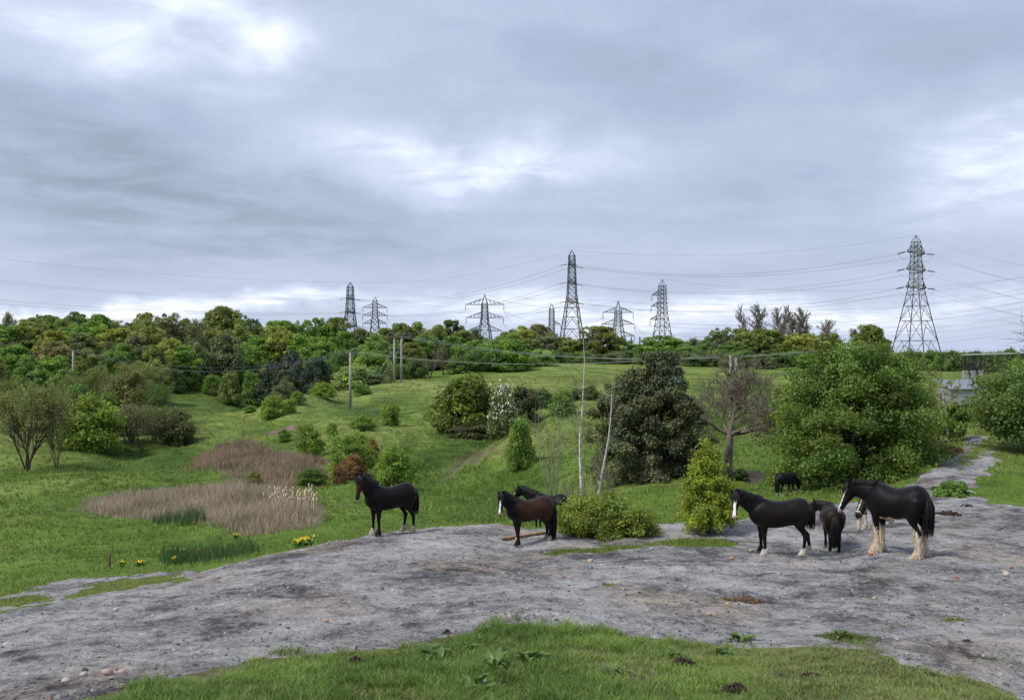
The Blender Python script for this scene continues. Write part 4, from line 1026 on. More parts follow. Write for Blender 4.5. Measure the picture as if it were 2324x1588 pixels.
wood([(645, 736, 255, 84, 'oak', GREEN), (684, 734, 262, 56, 'oak', MID), (722, 730, 255, 64, 'oak', GREEN), (763, 729, 258, 64, 'oak', OLIVE), (628, 748, 240, 94, 'oak', YOLIVE), (684, 766, 225, 84, 'oak', FRESH), (733, 772, 225, 76, 'oak', GREEN), (783, 760, 230, 76, 'oak', GREEN), (821, 753, 240, 66, 'oak', GREY), (850, 762, 236, 66, 'oak', GREEN), (836, 780, 222, 74, 'oak', GREEN), (880, 752, 250, 66, 'oak', OLIVE),
      (909, 741, 258, 74, 'oak', OLIVE), (947, 738, 262, 74, 'oak', OLIVE), (985, 744, 258, 66, 'oak', OLIVE), (1026, 734, 270, 60, 'oak', DARK), (1073, 745, 275, 52, 'bud', DARK), (1050, 755, 262, 60, 'oak', OLIVE), (1114, 772, 245, 66, 'oak', GREEN), (1070, 776, 245, 76, 'oak', GREEN), (1020, 768, 250, 76, 'oak', MID), (970, 765, 250, 76, 'oak', MID), (1158, 752, 275, 66, 'oak', OLIVE), (1193, 745, 290, 64, 'oak', YOLIVE),
      (935, 783, 235, 60, 'oak', OLIVE), (895, 785, 235, 60, 'oak', MID), (774, 800, 205, 60, 'scrub', MID), (700, 795, 210, 66, 'oak', GREEN), (800, 795, 215, 60, 'oak', MID), (870, 800, 220, 60, 'oak', DARK)],
     'behind the poles on the hill brow', 'trees of the hill brow')
wood([(839, 803, 205, 94, 'scrub', FRESH), (812, 834, 188, 100, 'scrub', WILLOW), (850, 850, 190, 70, 'scrub', GREY), (874, 836, 202, 62, 'bare', BROWN), (740, 822, 196, 56, 'scrub', MID), (1008, 776, 222, 84, 'bare', BROWN), (976, 801, 218, 80, 'bare', BROWN), (940, 815, 214, 50, 'scrub', DARK), (1067, 804, 224, 60, 'scrub', DARK), (1093, 790, 228, 62, 'scrub', GREEN), (1152, 774, 228, 90, 'scrub', GREEN), (1122, 800, 226, 60, 'scrub', MID), (1172, 806, 226, 50, 'scrub', MID), (1035, 815, 222, 50, 'scrub', MID), (910, 830, 210, 50, 'scrub', GREEN)],
     'in the hedge along the hill brow', 'bushes of the hill brow hedge', 'bush', 'bush')
wood([(1224, 742, 300, 66, 'oak', BROWN), (1244, 760, 285, 70, 'oak', GREY), (1291, 769, 285, 66, 'oak', OLIVE), (1364, 747, 285, 104, 'oak', OLIVE), (1330, 772, 285, 60, 'oak', MID), (1410, 772, 290, 66, 'oak', MID), (1510, 766, 295, 104, 'oak', GREEN), (1470, 775, 300, 60, 'oak', MID), (1572, 766, 310, 56, 'bud', GREY), (1610, 772, 300, 60, 'oak', MID), (1636, 749, 295, 58, 'oak', GREY), (1686, 751, 295, 66, 'oak', OLIVE), (1724, 753, 300, 60, 'oak', OLIVE), (1750, 754, 300, 66, 'oak', OLIVE), (1799, 760, 300, 66, 'oak', YOLIVE), (1840, 762, 300, 76, 'oak', YOLIVE), (1890, 763, 300, 54, 'oak', OLIVE), (1933, 746, 305, 44, 'bud', BROWN), (1972, 744, 300, 88, 'oak', OLIVE), (1270, 775, 290, 50, 'oak', DARK), (1560, 785, 285, 60, 'oak', MID), (1660, 780, 285, 60, 'oak', MID)],
     'beyond the far field', 'trees beyond the far field')
wood([(px, 796 + (i * 7) % 11, 262 + (i * 5) % 14, 52, 'scrub', (DARK, MID, GREEN, DARK, GREY)[i % 5]) for i, px in enumerate(range(1255, 1960, 34))] + [(1224, 797, 240, 60, 'scrub', WILLOW), (1203, 811, 236, 38, 'scrub', FRESH), (1490, 806, 250, 50, 'scrub', YOLIVE)],
     'in the hedge at the back of the far field', 'hedge bushes behind the far field', 'bush', 'bush')
wood([(px, 797 + (i * 5) % 9, 240 + (i * 7) % 12, 40, 'scrub', (DARK, DARK, MID)[i % 3]) for i, px in enumerate(range(2060, 2360, 26))],
     'in the dark hedge below the tallest pylon', 'hedge bushes below the tallest pylon', 'bush', 'bush')
wood([(1699, 687, 330, 54, 'poplar', BROWN), (1731, 687, 330, 68, 'poplar', BROWN), (1763, 689, 332, 54, 'poplar', BROWN), (1778, 692, 334, 49, 'poplar', BROWN), (1799, 691, 330, 75, 'poplar', BROWN), (1819, 695, 333, 60, 'poplar', BROWN), (1842, 705, 330, 68, 'poplar', BROWN), (1863, 722, 332, 68, 'poplar', BROWN)],
     'standing against the sky behind the olive trees', 'row of bare poplars')
wood([(17, 706, 235, 36, 'bud', BROWN)], 'pale against the sky above the wood', 'lone skyline tree')
# hillside bushes: bearing, distance, width, tip
def hill(rows):
    for px, base, top, wd, col, lab in rows:
        x, y = on_ground(px, base, 30.0)
        plant(pick('bush'), px, y, lab, 'bush', 'bush', wd * 1.1, top, color=col, sink=0.05)
hill([(568, 939, 922, 26, GREEN, 'little dark round bush alone on the lower slope beside a dead stalk'), (619, 951, 904, 54, BRIGHT, 'bright bush on the shoulder of the slope above the earth scar'), (657, 934, 909, 32, FRESH, 'small bush tucked behind the bright one on the shoulder'), (643, 912, 868, 42, GREY, 'greyish bush just below the dark evergreens'), (675, 921, 890, 30, GREEN, 'small green bush between the grey bush and the shoulder'),
      (733, 908, 872, 52, BRIGHT, 'yellow-green bush below the dark round evergreen'), (820, 902, 874, 38, GREEN, 'round bush beside the stay wires of the double pole'), (886, 954, 918, 42, BRIGHT, 'yellowish round bush on the open slope'), (824, 978, 946, 54, GREEN, 'wind-leaning flat-topped bush on the open slope'), (754, 992, 963, 26, FRESH, 'tiny thin sapling bush on the open slope'), (698, 1024, 969, 58, BRIGHT, 'bright bush at the top of the brown reed bed'), (646, 1000, 976, 30, GREEN, 'small bush under the earth scar'),
      (894, 1097, 1021, 80, BRIGHT, 'bright yellow-green bush on the slope behind the dark bay horse'), (1180, 1049, 963, 60, GREEN, 'upright egg-shaped bush standing alone on the near slope'),
      (152, 966, 906, 54, GREEN, 'green bush between the alder and the rounded hawthorn'), (208, 1026, 910, 124, BRIGHT, 'big rounded bright hawthorn at the edge of the valley meadow'), (1232, 929, 886, 44, DARK, 'dark round bush in the hollow behind the near slope'), (1279, 941, 892, 54, MID, 'wide bush in the hollow beside the dark round one'), (1338, 905, 877, 46, DARK, 'low dark bush above the hollow, behind the birches'), (1306, 915, 884, 40, DARK, 'dark bush closing the hollow behind the near slope')])
M['ashtwig'] = bark_material('lichen_twig', (0.12, 0.10, 0.075), (0.24, 0.205, 0.155), 3.0)
# ------------------------------------------------------------------ single trees and bushes close by
def near_leafy(name, label, cat, px, Y, width, top, color, nclump, nleaf, leaf, seed, r0, mat='leaf', stems=3, z0=0.15, frac=0.5, bark='bark', group=None, **kw):
    x, y = spot(px, Y); z = float(ground(x, y)); W = width / F * Y; H = (CY - top) / F * Y - z
    me, cc, cr = crown_mesh('crown', W, H, z0, nclump, nleaf, leaf, seed, mat, **kw)
    tr = limb_mesh('trunk', H, max(z0, H * 0.1), cc, cr, r0, seed + 1, bark, stems, frac)
    root = thing(name, label, cat, (x, y, z), 0, group)
    link('trunk', tr, root); c = link('crown', me, root); c.color = (*color, 1)
    return root
near_leafy('hawthorn_tree', 'huge broad hawthorn in full leaf behind the draught horse', 'tree', 1950, 43.5, 385, 812, (0.064, 0.100, 0.021), 380, 100000, 0.082, 301, 0.09, stems=6, z0=0.10, shape='tree', ragged=0.30, clump=(0.035, 0.085), radial=1.0, shoots=0.08, frac=0.5, inner=0.3)
near_leafy('holly_tree', 'tall dark holly-green tree with a pointed top beside the bare tree', 'tree', 1498, 47.5, 226, 818, (0.050, 0.061, 0.031), 320, 72000, 0.082, 311, 0.14, mat='needle', stems=2, z0=0.05, shape='tree', ragged=0.22, clump=(0.05, 0.10), frac=0.4, inner=0.12)
near_leafy('sallow_tree', 'lighter olive leafy tree leaning against the dark holly', 'tree', 1398, 49.5, 130, 868, (0.068, 0.086, 0.036), 90, 20000, 0.09, 317, 0.06, stems=4, z0=0.1, shape='bush', ragged=0.35, clump=(0.06, 0.13), radial=0.8, shoots=0.2, frac=0.7)
near_leafy('hawthorn_tree', 'dark rounded hawthorn on the far side of the cart track', 'tree', 2392, 46.0, 320, 836, (0.062, 0.096, 0.026), 220, 52000, 0.085, 321, 0.10, stems=4, z0=0.75, shape='round', ragged=0.26, clump=(0.05, 0.10), radial=0.9, shoots=0.08, frac=0.6)
near_leafy('bush', 'upright yellow-green bush on a short stem beside the black horse', 'bush', 1604, 27.6, 165, 1018, (0.112, 0.150, 0.020), 170, 30000, 0.042, 331, 0.05, stems=3, z0=0.22, shape='spire', ragged=0.36, clump=(0.045, 0.10), radial=1.3, shoots=0.25, frac=0.8)
near_leafy('bush', 'low spreading olive-green bush behind the tail of the bay horse', 'bush', 1368, 26.9, 226, 1136, (0.092, 0.125, 0.024), 220, 40000, 0.040, 341, 0.03, stems=5, z0=0.02, shape='dome', ragged=0.22, clump=(0.05, 0.09), radial=0.6, shoots=0.12, frac=0.4)
near_leafy('bush', 'green weedy clump at the edge of the cart track', 'plant', 2160, 34.5, 84, 1096, (0.072, 0.130, 0.030), 60, 6500, 0.07, 347, 0.02, stems=3, z0=0.0, shape='dome', ragged=0.2, clump=(0.07, 0.12), frac=0.2)
near_leafy('sapling', 'young leafy thicket between the huge hawthorn and the cart track', 'tree', 2158, 52.0, 84, 925, (0.070, 0.110, 0.024), 60, 9000, 0.10, 351, 0.05, stems=3, z0=0.4, shape='round', ragged=0.4, clump=(0.07, 0.13), shoots=0.2, frac=0.8, bark='palebark')
near_leafy('scrub', 'dry brown brambles under the young thicket', 'bush', 2125, 47.0, 110, 1000, (0.105, 0.090, 0.050), 60, 7000, 0.07, 357, 0.02, stems=4, z0=0.0, shape='dome', ragged=0.3, clump=(0.06, 0.12), frac=0.5)
near_leafy('bush', 'small dark nettle clump at the foot of the bare tree', 'plant', 1678, 47.0, 44, 1066, (0.040, 0.066, 0.026), 40, 3000, 0.07, 359, 0.02, stems=2, z0=0.0, shape='dome', clump=(0.1, 0.18), frac=0.2)
near_leafy('hawthorn_tree', 'dense green tree filling the gap behind the cart track', 'tree', 2275, 62.0, 110, 955, (0.055, 0.088, 0.022), 90, 14000, 0.12, 363, 0.08, stems=3, z0=0.2, shape='bush', ragged=0.3, clump=(0.06, 0.12), frac=0.4)

def bare_tree(name, label, px, Y, top, width, segs_args, mats=('bark', 'twig'), cat='tree', minr=0.008, lean=(0, 0), leafn=0, leafcol=(0.1, 0.1, 0.03), seed=1, stems=1, trunk_r=0.2, grow_kw=None, leaf=0.05, base_h=None):
    rg = np.random.default_rng(seed); tips = []
    x, y = spot(px, Y); z = float(ground(x, y)); H = (CY - top) / F * Y - z
    segs = segs_args(rg, H, tips)
    allp = np.concatenate([p for lv, p, r in segs]); sz = H / allp[:, 2].max()
    sw = (width / F * Y) / (np.percentile(np.abs(allp[:, 0]), 97) * 2) if width else sz
    segs = [(lv, p * np.array([sw, sw, sz]), r) for lv, p, r in segs]
    root = thing(name, label, cat, (x, y, z))
    link('trunk', branch_mesh('trunk', segs, mats[0], 0, 0, taper=0.42 if segs_args is ash else 0.86), root)
    link('branches', branch_mesh('branches', segs, mats[1], 1, 9, minr), root)
    if leafn:
        T = np.array(tips) * np.array([sw, sw, sz]); q = rg.choice(len(T), leafn); P = T[q] + rg.normal(size=(leafn, 3)) * leaf
        V, Fq = leaf_faces(P, rg.normal(size=(leafn, 3)) + [0, 0, 0.5], np.full(leafn, leaf), rg)
        vr = np.clip(1 + 0.25 * rg.normal(size=(leafn, 1)), 0.4, 1.7)
        c = link('crown', new_mesh('crown', V, Fq, M['leaf'], False, {'tint': np.repeat(np.repeat(vr, 3, 1), 4, axis=0)}), root); c.color = (*leafcol, 1)
    return root
def ash(rg, H, tips):
    s = [(0, np.array([(-0.05, 0, -0.3), (-0.06, 0, 0.35), (-0.02, 0.02, 0.9), (0.03, 0, 1.4), (0.03, 0.0, 1.9)]), 0.25)]
    for d, L, r in (((-1.0, 0.2, 0.45), 2.3, 0.10), ((-0.35, -0.3, 1.0), 2.6, 0.11), ((0.15, 0.35, 1.0), 3.0, 0.12), ((0.9, -0.1, 0.62), 2.9, 0.14), ((0.6, 0.6, 0.9), 2.5, 0.07), ((-0.6, 0.7, 0.6), 2.2, 0.07), ((1.0, -0.4, 0.35), 2.3, 0.06)):
        for lv, p, rr in grow(rg, (0.03, 0, 1.7), d, L, r, 3, (10, 8, 5), 0.82, 0.19, 0.25, 0.60, tips=tips, first=0.2):
            s.append((lv + 1, p, rr))
    return s
bare_tree('ash_tree', 'gnarled leafless tree with forked grey trunk beside the dark holly', 1655, 50.0, 795, 275, ash, seed=41, minr=0.014, mats=('palebark', 'ashtwig'))
def birch(rg, H, tips):
    a = grow(rg, (0, 0, -0.3), (0.0, 0, 1), H * 1.02, 0.058, 2, (16, 5), 0.62, 0.34, 0.035, 0.24, tips=tips, first=0.28, k=9, rfac=0.24)
    return a
bare_tree('birch_tree', 'slender dead white birch, the taller of two, rising over the low bush', 1326, 30.5, 716, 110, birch, seed=52, mats=('birch', 'palebark'), minr=0.006, leafn=60, leafcol=(0.13, 0.14, 0.03))
bare_tree('birch_tree', 'shorter thin white birch trunk close behind the low bush', 1352, 31.0, 826, 90, birch, seed=55, mats=('birch', 'palebark'), minr=0.006)
def stems_(rg, H, tips):
    out = []
    for i in range(7):
        a = rg.random() * 6.28
        out += grow(rg, (rg.normal() * 0.15, rg.normal() * 0.15, -0.1), (math.cos(a) * 0.35, math.sin(a) * 0.35, 1), H * (0.55 + 0.45 * rg.random()), 0.022, 2, (6, 4), 0.5, 0.2, 0.10, 0.5, tips=tips)
    return out
bare_tree('bare_shrub', 'tangle of thin leafless stems at the foot of the birches', 1302, 30.0, 1062, 60, stems_, seed=61, mats=('palebark', 'palebark'), minr=0.006, cat='shrub')
bare_tree('bare_shrub', 'thin grey twigs with a few leaves behind the second birch', 1378, 31.5, 1020, 80, stems_, seed=63, mats=('palebark', 'palebark'), minr=0.006, cat='shrub', leafn=500, leafcol=(0.11, 0.12, 0.03))
bare_tree('bare_shrub', 'leafless twigs rising from the hollow beside the birches', 1255, 44.0, 880, 90, stems_, seed=67, mats=('palebark', 'palebark'), minr=0.006, cat='shrub')
def oldtree(rg, H, tips):
    return grow(rg, (0, 0, -0.3), (0.03, 0, 1), 5.2, 0.20, 3, (11, 7, 5), 0.75, 0.16, 0.14, 0.66, tips=tips, first=0.35)
bare_tree('bare_tree', 'leafless spreading tree rising over the dark rounded hawthorn', 2372, 62.0, 678, 290, oldtree, seed=71, mats=('bark', 'twig'), minr=0.013)
bare_tree('sapling', 'pale thin-trunked sapling standing at the cart track', 2158, 48.5, 800, 90, birch, seed=75, mats=('palebark', 'twig'), minr=0.009, leafn=700, leafcol=(0.10, 0.12, 0.03), leaf=0.07)
bare_tree('sapling', 'thin leafless sapling behind the cart track thicket', 2128, 55.0, 806, 80, birch, seed=77, mats=('twig', 'twig'), minr=0.010, leafn=300, leafcol=(0.10, 0.11, 0.03), leaf=0.07)

# valley edge, hollow and slope thickets
def at_base(px, base, r0=30.0): return on_ground(px, base, r0)[1]
plant('alder', 62, at_base(60, 1079), 'many-stemmed alder just coming into leaf in the valley meadow', 'tree', 'alder_tree', 185, 858, color=(0.120, 0.138, 0.050), rz=0.6)
plant('bare0', 128, at_base(128, 1066), 'leafless grey thicket beside the many-stemmed alder', 'shrub', 'bare_shrub', 80, 940, color=OLIVE)
plant('bare1', 322, at_base(322, 1022), 'tall leafless grey thicket beside the rounded hawthorn', 'shrub', 'bare_shrub', 100, 910, color=OLIVE)
plant('bare0', 290, at_base(290, 1018), 'leafless stems touching the rounded hawthorn', 'shrub', 'bare_shrub', 70, 925, color=OLIVE, rz=2.0)
plant('bush1', 401, at_base(401, 1000), 'dark half-leafed bush at the end of the valley thickets', 'bush', 'bush', 84, 935, color=(0.062, 0.076, 0.032))
plant('bare1', 380, at_base(380, 1004), 'leafless twigs over the dark half-leafed bush', 'shrub', 'bare_shrub', 60, 928, color=OLIVE, rz=1.2)
plant('bud1', 305, at_base(305, 1000) + 8, 'tall thinly budding tree behind the valley thickets', 'tree', 'tree', 130, 830, color=(0.095, 0.095, 0.035))
plant('scrub1', 1072, at_base(1072, 980, 90), 'big dark-green thicket in the hollow of the slope', 'bush', 'bush', 168, 866, color=(0.070, 0.098, 0.020))
plant('scrub0', 1016, at_base(1020, 972, 90), 'low flank of the big thicket in the hollow', 'bush', 'bush', 92, 912, color=(0.072, 0.100, 0.020))
plant('scrub0', 1118, at_base(1115, 978, 90), 'green bush between the big thicket and the white blossom', 'bush', 'bush', 80, 895, color=(0.050, 0.070, 0.018))
plant('bush0', 1076, at_base(1080, 983, 90) - 3, 'brown bramble skirt of the big thicket', 'bush', 'bush', 100, 960, color=(0.058, 0.066, 0.030))
blossom_ = plant('bush2', 1140, 110.0, 'white-blossoming shrub beside the big thicket', 'bush', 'blossom_bush', 64, 888, color=(0.075, 0.105, 0.035))
def add_blossom():
    P, Nn, col, cc, cr, rg = crown_points(4, 3.4, 0.1, 80, 12000, 142, shape='bush', ragged=0.34, shoots=0.10, radial=0.5)
    k = rg.random(len(P)) < np.clip((P[:, 2] / 3.4 - 0.1) * 0.24, 0, 1) * (0.3 + 1.2 * (rg.random(80) < 0.55)[rg.integers(0, 80, len(P))])
    P = P[k] * 1.03; V, Fq = leaf_faces(P, Nn[k] + [0, 0, 0.4], np.full(len(P), 0.17), rg, 1.1)
    link('blossom', new_mesh('blossom', V, Fq, plain_material('white_petal', (0.78, 0.78, 0.70), 0.6, 0.2, 0, 0.08), False), blossom_)
add_blossom()
plant('scrub1', 1184, at_base(1184, 968, 90), 'dark dull bush on the far side of the white blossom', 'bush', 'bush', 84, 886, color=(0.050, 0.062, 0.026))
plant('bush3', 786, at_base(792, 1072), 'big bright bush with rusty patches at the reed bed edge', 'bush', 'bush', 92, 995, color=BRIGHT)
plant('bush1', 812, at_base(815, 1050), 'bright bush above the rusty shrubs on the slope', 'bush', 'bush', 80, 988, color=BRIGHT)
plant('bush0', 846, at_base(846, 1034), 'little rust-brown shrub beside the bright slope bushes', 'bush', 'shrub', 30, 1002, color=(0.125, 0.075, 0.030))
plant('bush2', 800, at_base(800, 1073) - 1.0, 'rust-brown shrub in front of the bright slope bushes', 'bush', 'shrub', 62, 1038, color=(0.120, 0.078, 0.036))
plant('bush3', 768, at_base(772, 1086) - 0.6, 'smallest rust-brown shrub low on the reed bed edge', 'bush', 'shrub', 36, 1062, color=(0.095, 0.062, 0.030))
plant('bush1', 576, at_base(576, 1112), 'pale green willow bush inside the brown reeds', 'bush', 'willow_bush', 44, 1072, color=(0.105, 0.120, 0.045))
plant('bush2', 705, at_base(700, 1090) - 1, 'low green tangle between the reeds and the rusty shrubs', 'bush', 'bush', 70, 1068, color=(0.050, 0.085, 0.020))
# ------------------------------------------------------------------ pylons, poles, cables, substation
M['steel'] = plain_material('galvanised_steel', (0.060, 0.055, 0.064), 0.6, 0.3, 0.0, 0.25, 0.5)
M['rust'] = plain_material('weathered_steel', (0.120, 0.080, 0.080), 0.7, 0.25, 0.0, 0.3, 0.4)
M['insul'] = plain_material('insulator_glaze', (0.035, 0.028, 0.030), 0.35, 0.4)
M['cable'] = plain_material('cable', (0.16, 0.165, 0.18), 0.5, 0.3, 0.0, 0.05)
M['wire'] = plain_material('bright_wire', (0.42, 0.46, 0.44), 0.45, 0.4, 0.0, 0.05)
M['pole'] = bark_material('pole_timber', (0.22, 0.205, 0.185), (0.42, 0.395, 0.36), 2.0)
M['postwood'] = bark_material('post_timber', (0.07, 0.055, 0.04), (0.16, 0.13, 0.10), 5.0)
M['concrete'] = plain_material('concrete', (0.30, 0.30, 0.31), 0.9, 0.15, 0.0, 0.2, 3.0)
M['sheet'] = plain_material('grey_sheet', (0.20, 0.215, 0.25), 0.6, 0.25, 0.0, 0.12, 1.0)
PYL = {}
def pylon(key, label, px, Y, top, yaw, prof, arms, leg=0.17, brace=0.075, mat='steel', peak=0.0, lean=0.0, strain=True, panel=1.35):
    """prof: (height share, half width) from the ground up; arms: (height share, length left, length right, depth)"""
    x, y = spot(px, Y); z = float(ground(x, y)); H = (CY - top) / F * Y - z
    root = thing('pylon', label, 'pylon', (x, y, z - 0.1), R(yaw), 'lattice pylons')
    hw = lambda t: float(np.interp(t, [p[0] for p in prof], [p[1] for p in prof]))
    # levels with panels about as tall as wide
    lv = [0.0]
    tt = prof[-1][0]
    while lv[-1] < tt - 0.001:
        step = max(2 * hw(lv[-1]) * panel / 2.0, 0.9) / H
        lv.append(lv[-1] + step)
    k = tt / lv[-1]; lv = [v * k for v in lv]
    corner = lambda t, i: Vector(((1 if i in (0, 3) else -1) * hw(t), (1 if i < 2 else -1) * hw(t), t * H))
    for i in range(4):
        mb = MB(); 
        for a, b in zip(lv[:-1], lv[1:]): mb.bar(corner(a, i), corner(b, i), leg * (1 - 0.4 * a), leg * (1 - 0.4 * b), 4, False)
        mb.build('leg', M[mat], root)
    mb = MB()
    for a, b in zip(lv[:-1], lv[1:]):
        for i in range(4):
            j = (i + 1) % 4; r_ = brace * 1.0 * (1.1 - 0.3 * a)
            if hw(a) > 2.4:      # big lower panels: K bracing with a secondary strut
                m = (corner(b, i) + corner(b, j)) / 2
                mb.bar(corner(a, i), m, r_ * 1.15, n=3, cap=False); mb.bar(corner(a, j), m, r_ * 1.15, n=3, cap=False)
                q = (corner(a, i) + m) / 2; mb.bar(q, (corner(a, i) + corner(b, i)) / 2, r_ * 0.8, n=3, cap=False)
                q = (corner(a, j) + m) / 2; mb.bar(q, (corner(a, j) + corner(b, j)) / 2, r_ * 0.8, n=3, cap=False)
            else:
                mb.bar(corner(a, i), corner(b, j), r_, n=3, cap=False); mb.bar(corner(a, j), corner(b, i), r_, n=3, cap=False)
            mb.bar(corner(b, i), corner(b, j), r_, n=3, cap=False)
    mb.build('bracing', M[mat], root)
    apex = Vector((0, 0, H)); mb = MB()
    for i in range(4): mb.bar(corner(tt, i), apex, leg * 0.6, leg * 0.4, 4, False)
    mb.build('peak', M[mat], root)
    tips = {'top': apex}
    for n_, (t, ll, lr, dep) in enumerate(arms):
        for s, L in ((-1, ll), (1, lr)):
            if not L: continue
            w0 = hw(t); w1 = hw(min(t + dep, tt)); mb = MB()
            tip = Vector((s * (w0 + L), 0, t * H + 0.02 * L)); up = [Vector((s * w1, d * w1, (t + dep) * H)) for d in (-1, 1)]; lo = [Vector((s * w0, d * w0, t * H)) for d in (-1, 1)]
            for d in (0, 1):
                mb.bar(up[d], tip, brace * 1.2, n=4, cap=False); mb.bar(lo[d], tip, brace * 1.5, n=4, cap=False)
                for q in (0.25, 0.5, 0.75):
                    mb.bar(lo[d].lerp(tip, q), up[d].lerp(tip, q - 0.12), brace * 0.8, n=3, cap=False)
            for q in (0.2, 0.45, 0.7): mb.bar(lo[0].lerp(tip, q), lo[1].lerp(tip, q), brace * 0.7, n=3, cap=False)
            arm_o = mb.build('crossarm', M[mat], root)
            mb = MB()
            if strain:
                for d in (-1, 1):
                    e = tip + Vector((0, d * 3.0, -0.5)); mb.bar(tip, e, 0.05, n=4)
                    for q in range(9): mb.bar(tip.lerp(e, 0.2 + 0.08 * q), tip.lerp(e, 0.235 + 0.08 * q), 0.19, n=6)
                # jumper loop
                a, b = tip + Vector((0, -3, -0.5)), tip + Vector((0, 3, -0.5))
                mb.tube([a.lerp(b, q / 8) + Vector((0, 0, -2.0 * math.sin(q / 8 * math.pi))) for q in range(9)], 0.03, 3)
            else:
                e = tip + Vector((0, 0, -2.6)); mb.bar(tip, e, 0.05, n=4)
                for q in range(9): mb.bar(tip.lerp(e, 0.15 + 0.08 * q), tip.lerp(e, 0.185 + 0.08 * q), 0.19, n=6)
            mb.build('insulator', M['insul'], arm_o)
            tips[(n_, s)] = tip if strain else e
    mt = Matrix.Translation(root.location) @ Matrix.Rotation(R(yaw), 4, 'Z')
    PYL[key] = {k: mt @ v for k, v in tips.items()}
    PYL[key]['yaw'] = yaw; PYL[key]['strain'] = strain
    return root
pylon('R', 'tallest pylon with splayed reddish lower legs above the dark hedge', 2079, 300, 533, 40, [(0, 5.9), (0.36, 3.3), (0.60, 1.65), (0.66, 1.4), (0.95, 1.0)], [(0.60, 4.6, 4.6, 0.055), (0.735, 4.6, 4.6, 0.06), (0.865, 4.4, 4.4, 0.06)], mat='rust', leg=0.18, brace=0.072)
pylon('C', 'tall pylon behind the white birch tips with its arms seen end-on', 1298, 330, 567, 76, [(0, 4.4), (0.40, 2.4), (0.60, 1.40), (0.95, 0.92)], [(0.53, 4.6, 4.6, 0.05), (0.70, 4.6, 4.6, 0.055), (0.86, 4.6, 4.6, 0.055)], leg=0.19, brace=0.078)
pylon('L', 'slim pylon rising from the wood, its arms seen end-on', 795, 400, 640, 84, [(0, 3.6), (0.45, 2.0), (0.62, 1.5), (0.94, 1.05)], [(0.42, 4.0, 4.0, 0.05), (0.60, 4.0, 4.0, 0.05), (0.78, 4.0, 4.0, 0.05)], leg=0.22, brace=0.10)
pylon('B', 'small pylon with three drooping arm pairs beside the slim one', 851, 470, 673, 12, [(0, 3.2), (0.5, 1.9), (0.7, 1.2), (0.93, 1.0)], [(0.56, 4.0, 4.0, 0.07), (0.69, 4.6, 4.6, 0.07), (0.82, 4.6, 4.6, 0.07)], leg=0.22, brace=0.11, strain=False)
pylon('A', 'pylon with wide flat arms over the trees of the hill brow', 1100, 380, 667, -10, [(0, 3.6), (0.45, 1.9), (0.62, 1.25), (0.86, 1.0)], [(0.44, 4.6, 4.6, 0.085), (0.64, 6.0, 6.0, 0.085), (0.84, 6.4, 6.4, 0.085)], leg=0.20, brace=0.095, strain=False)
pylon('S', 'narrow half-hidden pylon with arms on one side, close to the tall pylon', 1252, 540, 688, 8, [(0, 1.7), (0.5, 1.4), (0.9, 1.2)], [(0.36, 0, 3.6, 0.06), (0.62, 0, 3.6, 0.06)], leg=0.20, brace=0.11, strain=False)
pylon('D', 'pylon with three wide flat arm pairs over the substation gantry', 1403, 390, 682, 14, [(0, 3.6), (0.45, 1.9), (0.60, 1.3), (0.84, 1.0)], [(0.40, 4.8, 4.8, 0.085), (0.60, 5.6, 5.6, 0.085), (0.80, 5.2, 5.2, 0.085)], leg=0.20, brace=0.095, strain=False)
pylon('E', 'tapering pylon with arms on one side beyond the substation gantry', 1503, 400, 633, 20, [(0, 4.0), (0.40, 2.3), (0.58, 1.5), (0.92, 1.15)], [(0.50, 3.6, 0, 0.06), (0.66, 3.6, 0, 0.06), (0.80, 3.4, 0, 0.06)], leg=0.20, brace=0.095, mat='steel', strain=False)

def cable(a, b, sag, r=0.045, n=26, mat='cable', label='thin grey power cable strung between the pylons', group='cables strung between the pylons', name='cable'):
    a = Vector(a); b = Vector(b); mb = MB(); mid = (a + b) / 2
    pts = [a.lerp(b, t / n) - mid + Vector((0, 0, -4 * sag * (t / n) * (1 - t / n))) for t in range(n + 1)]
    mb.tube(pts, r, 3, cap=False)
    return mb.build(name, M[mat], None, True, mid, label=label, category='cable', group=group)
def far(px, py, Y): return Vector(((px - CX) / F * Y, Y, (CY - py) / F * Y))
def ends(k, key, other):
    """where a cable meets a tension tower: at the end of the insulator that points along the span"""
    p = PYL[k][key].copy()
    if key == 'top' or not PYL[k]['strain']: return p
    d = Vector((other.x - p.x, other.y - p.y, 0)); ax = Matrix.Rotation(R(PYL[k]['yaw']), 3, 'Z') @ Vector((0, 1, 0))
    return p + ax * (3.0 if d.dot(ax) > 0 else -3.0) + Vector((0, 0, -0.5))
def span(k1, k2, sag, keys):
    for q1, q2 in keys:
        a, b = PYL[k1][q1], PYL[k2][q2]
        cable(ends(k1, q1, b), ends(k2, q2, a), sag * (0.8 if q1 == 'top' else 1.0), 0.026 if q1 == 'top' else 0.038)
allk = [('top', 'top')] + [((n, s), (n, s)) for n in range(3) for s in (-1, 1)]
span('C', 'R', 4.5, [(a, b) for a, b in allk]); span('L', 'C', 4.5, allk)
for key, py in (('top', 545), ((2, -1), 598), ((2, 1), 606), ((1, -1), 648), ((1, 1), 660), ((0, -1), 690), ((0, 1), 698)):
    b = far(-320, py, 330); cable(ends('L', key, b), b, 3.0, 0.026 if key == 'top' else 0.040)
for key, py in (('top', 660), ((2, 1), 706), ((2, -1), 690), ((1, 1), 742), ((1, -1), 730), ((0, 1), 775), ((0, -1), 764)):
    b = far(2620, py - 12, 190); cable(ends('R', key, b), b, 2.0, 0.018 if key == 'top' else 0.024)
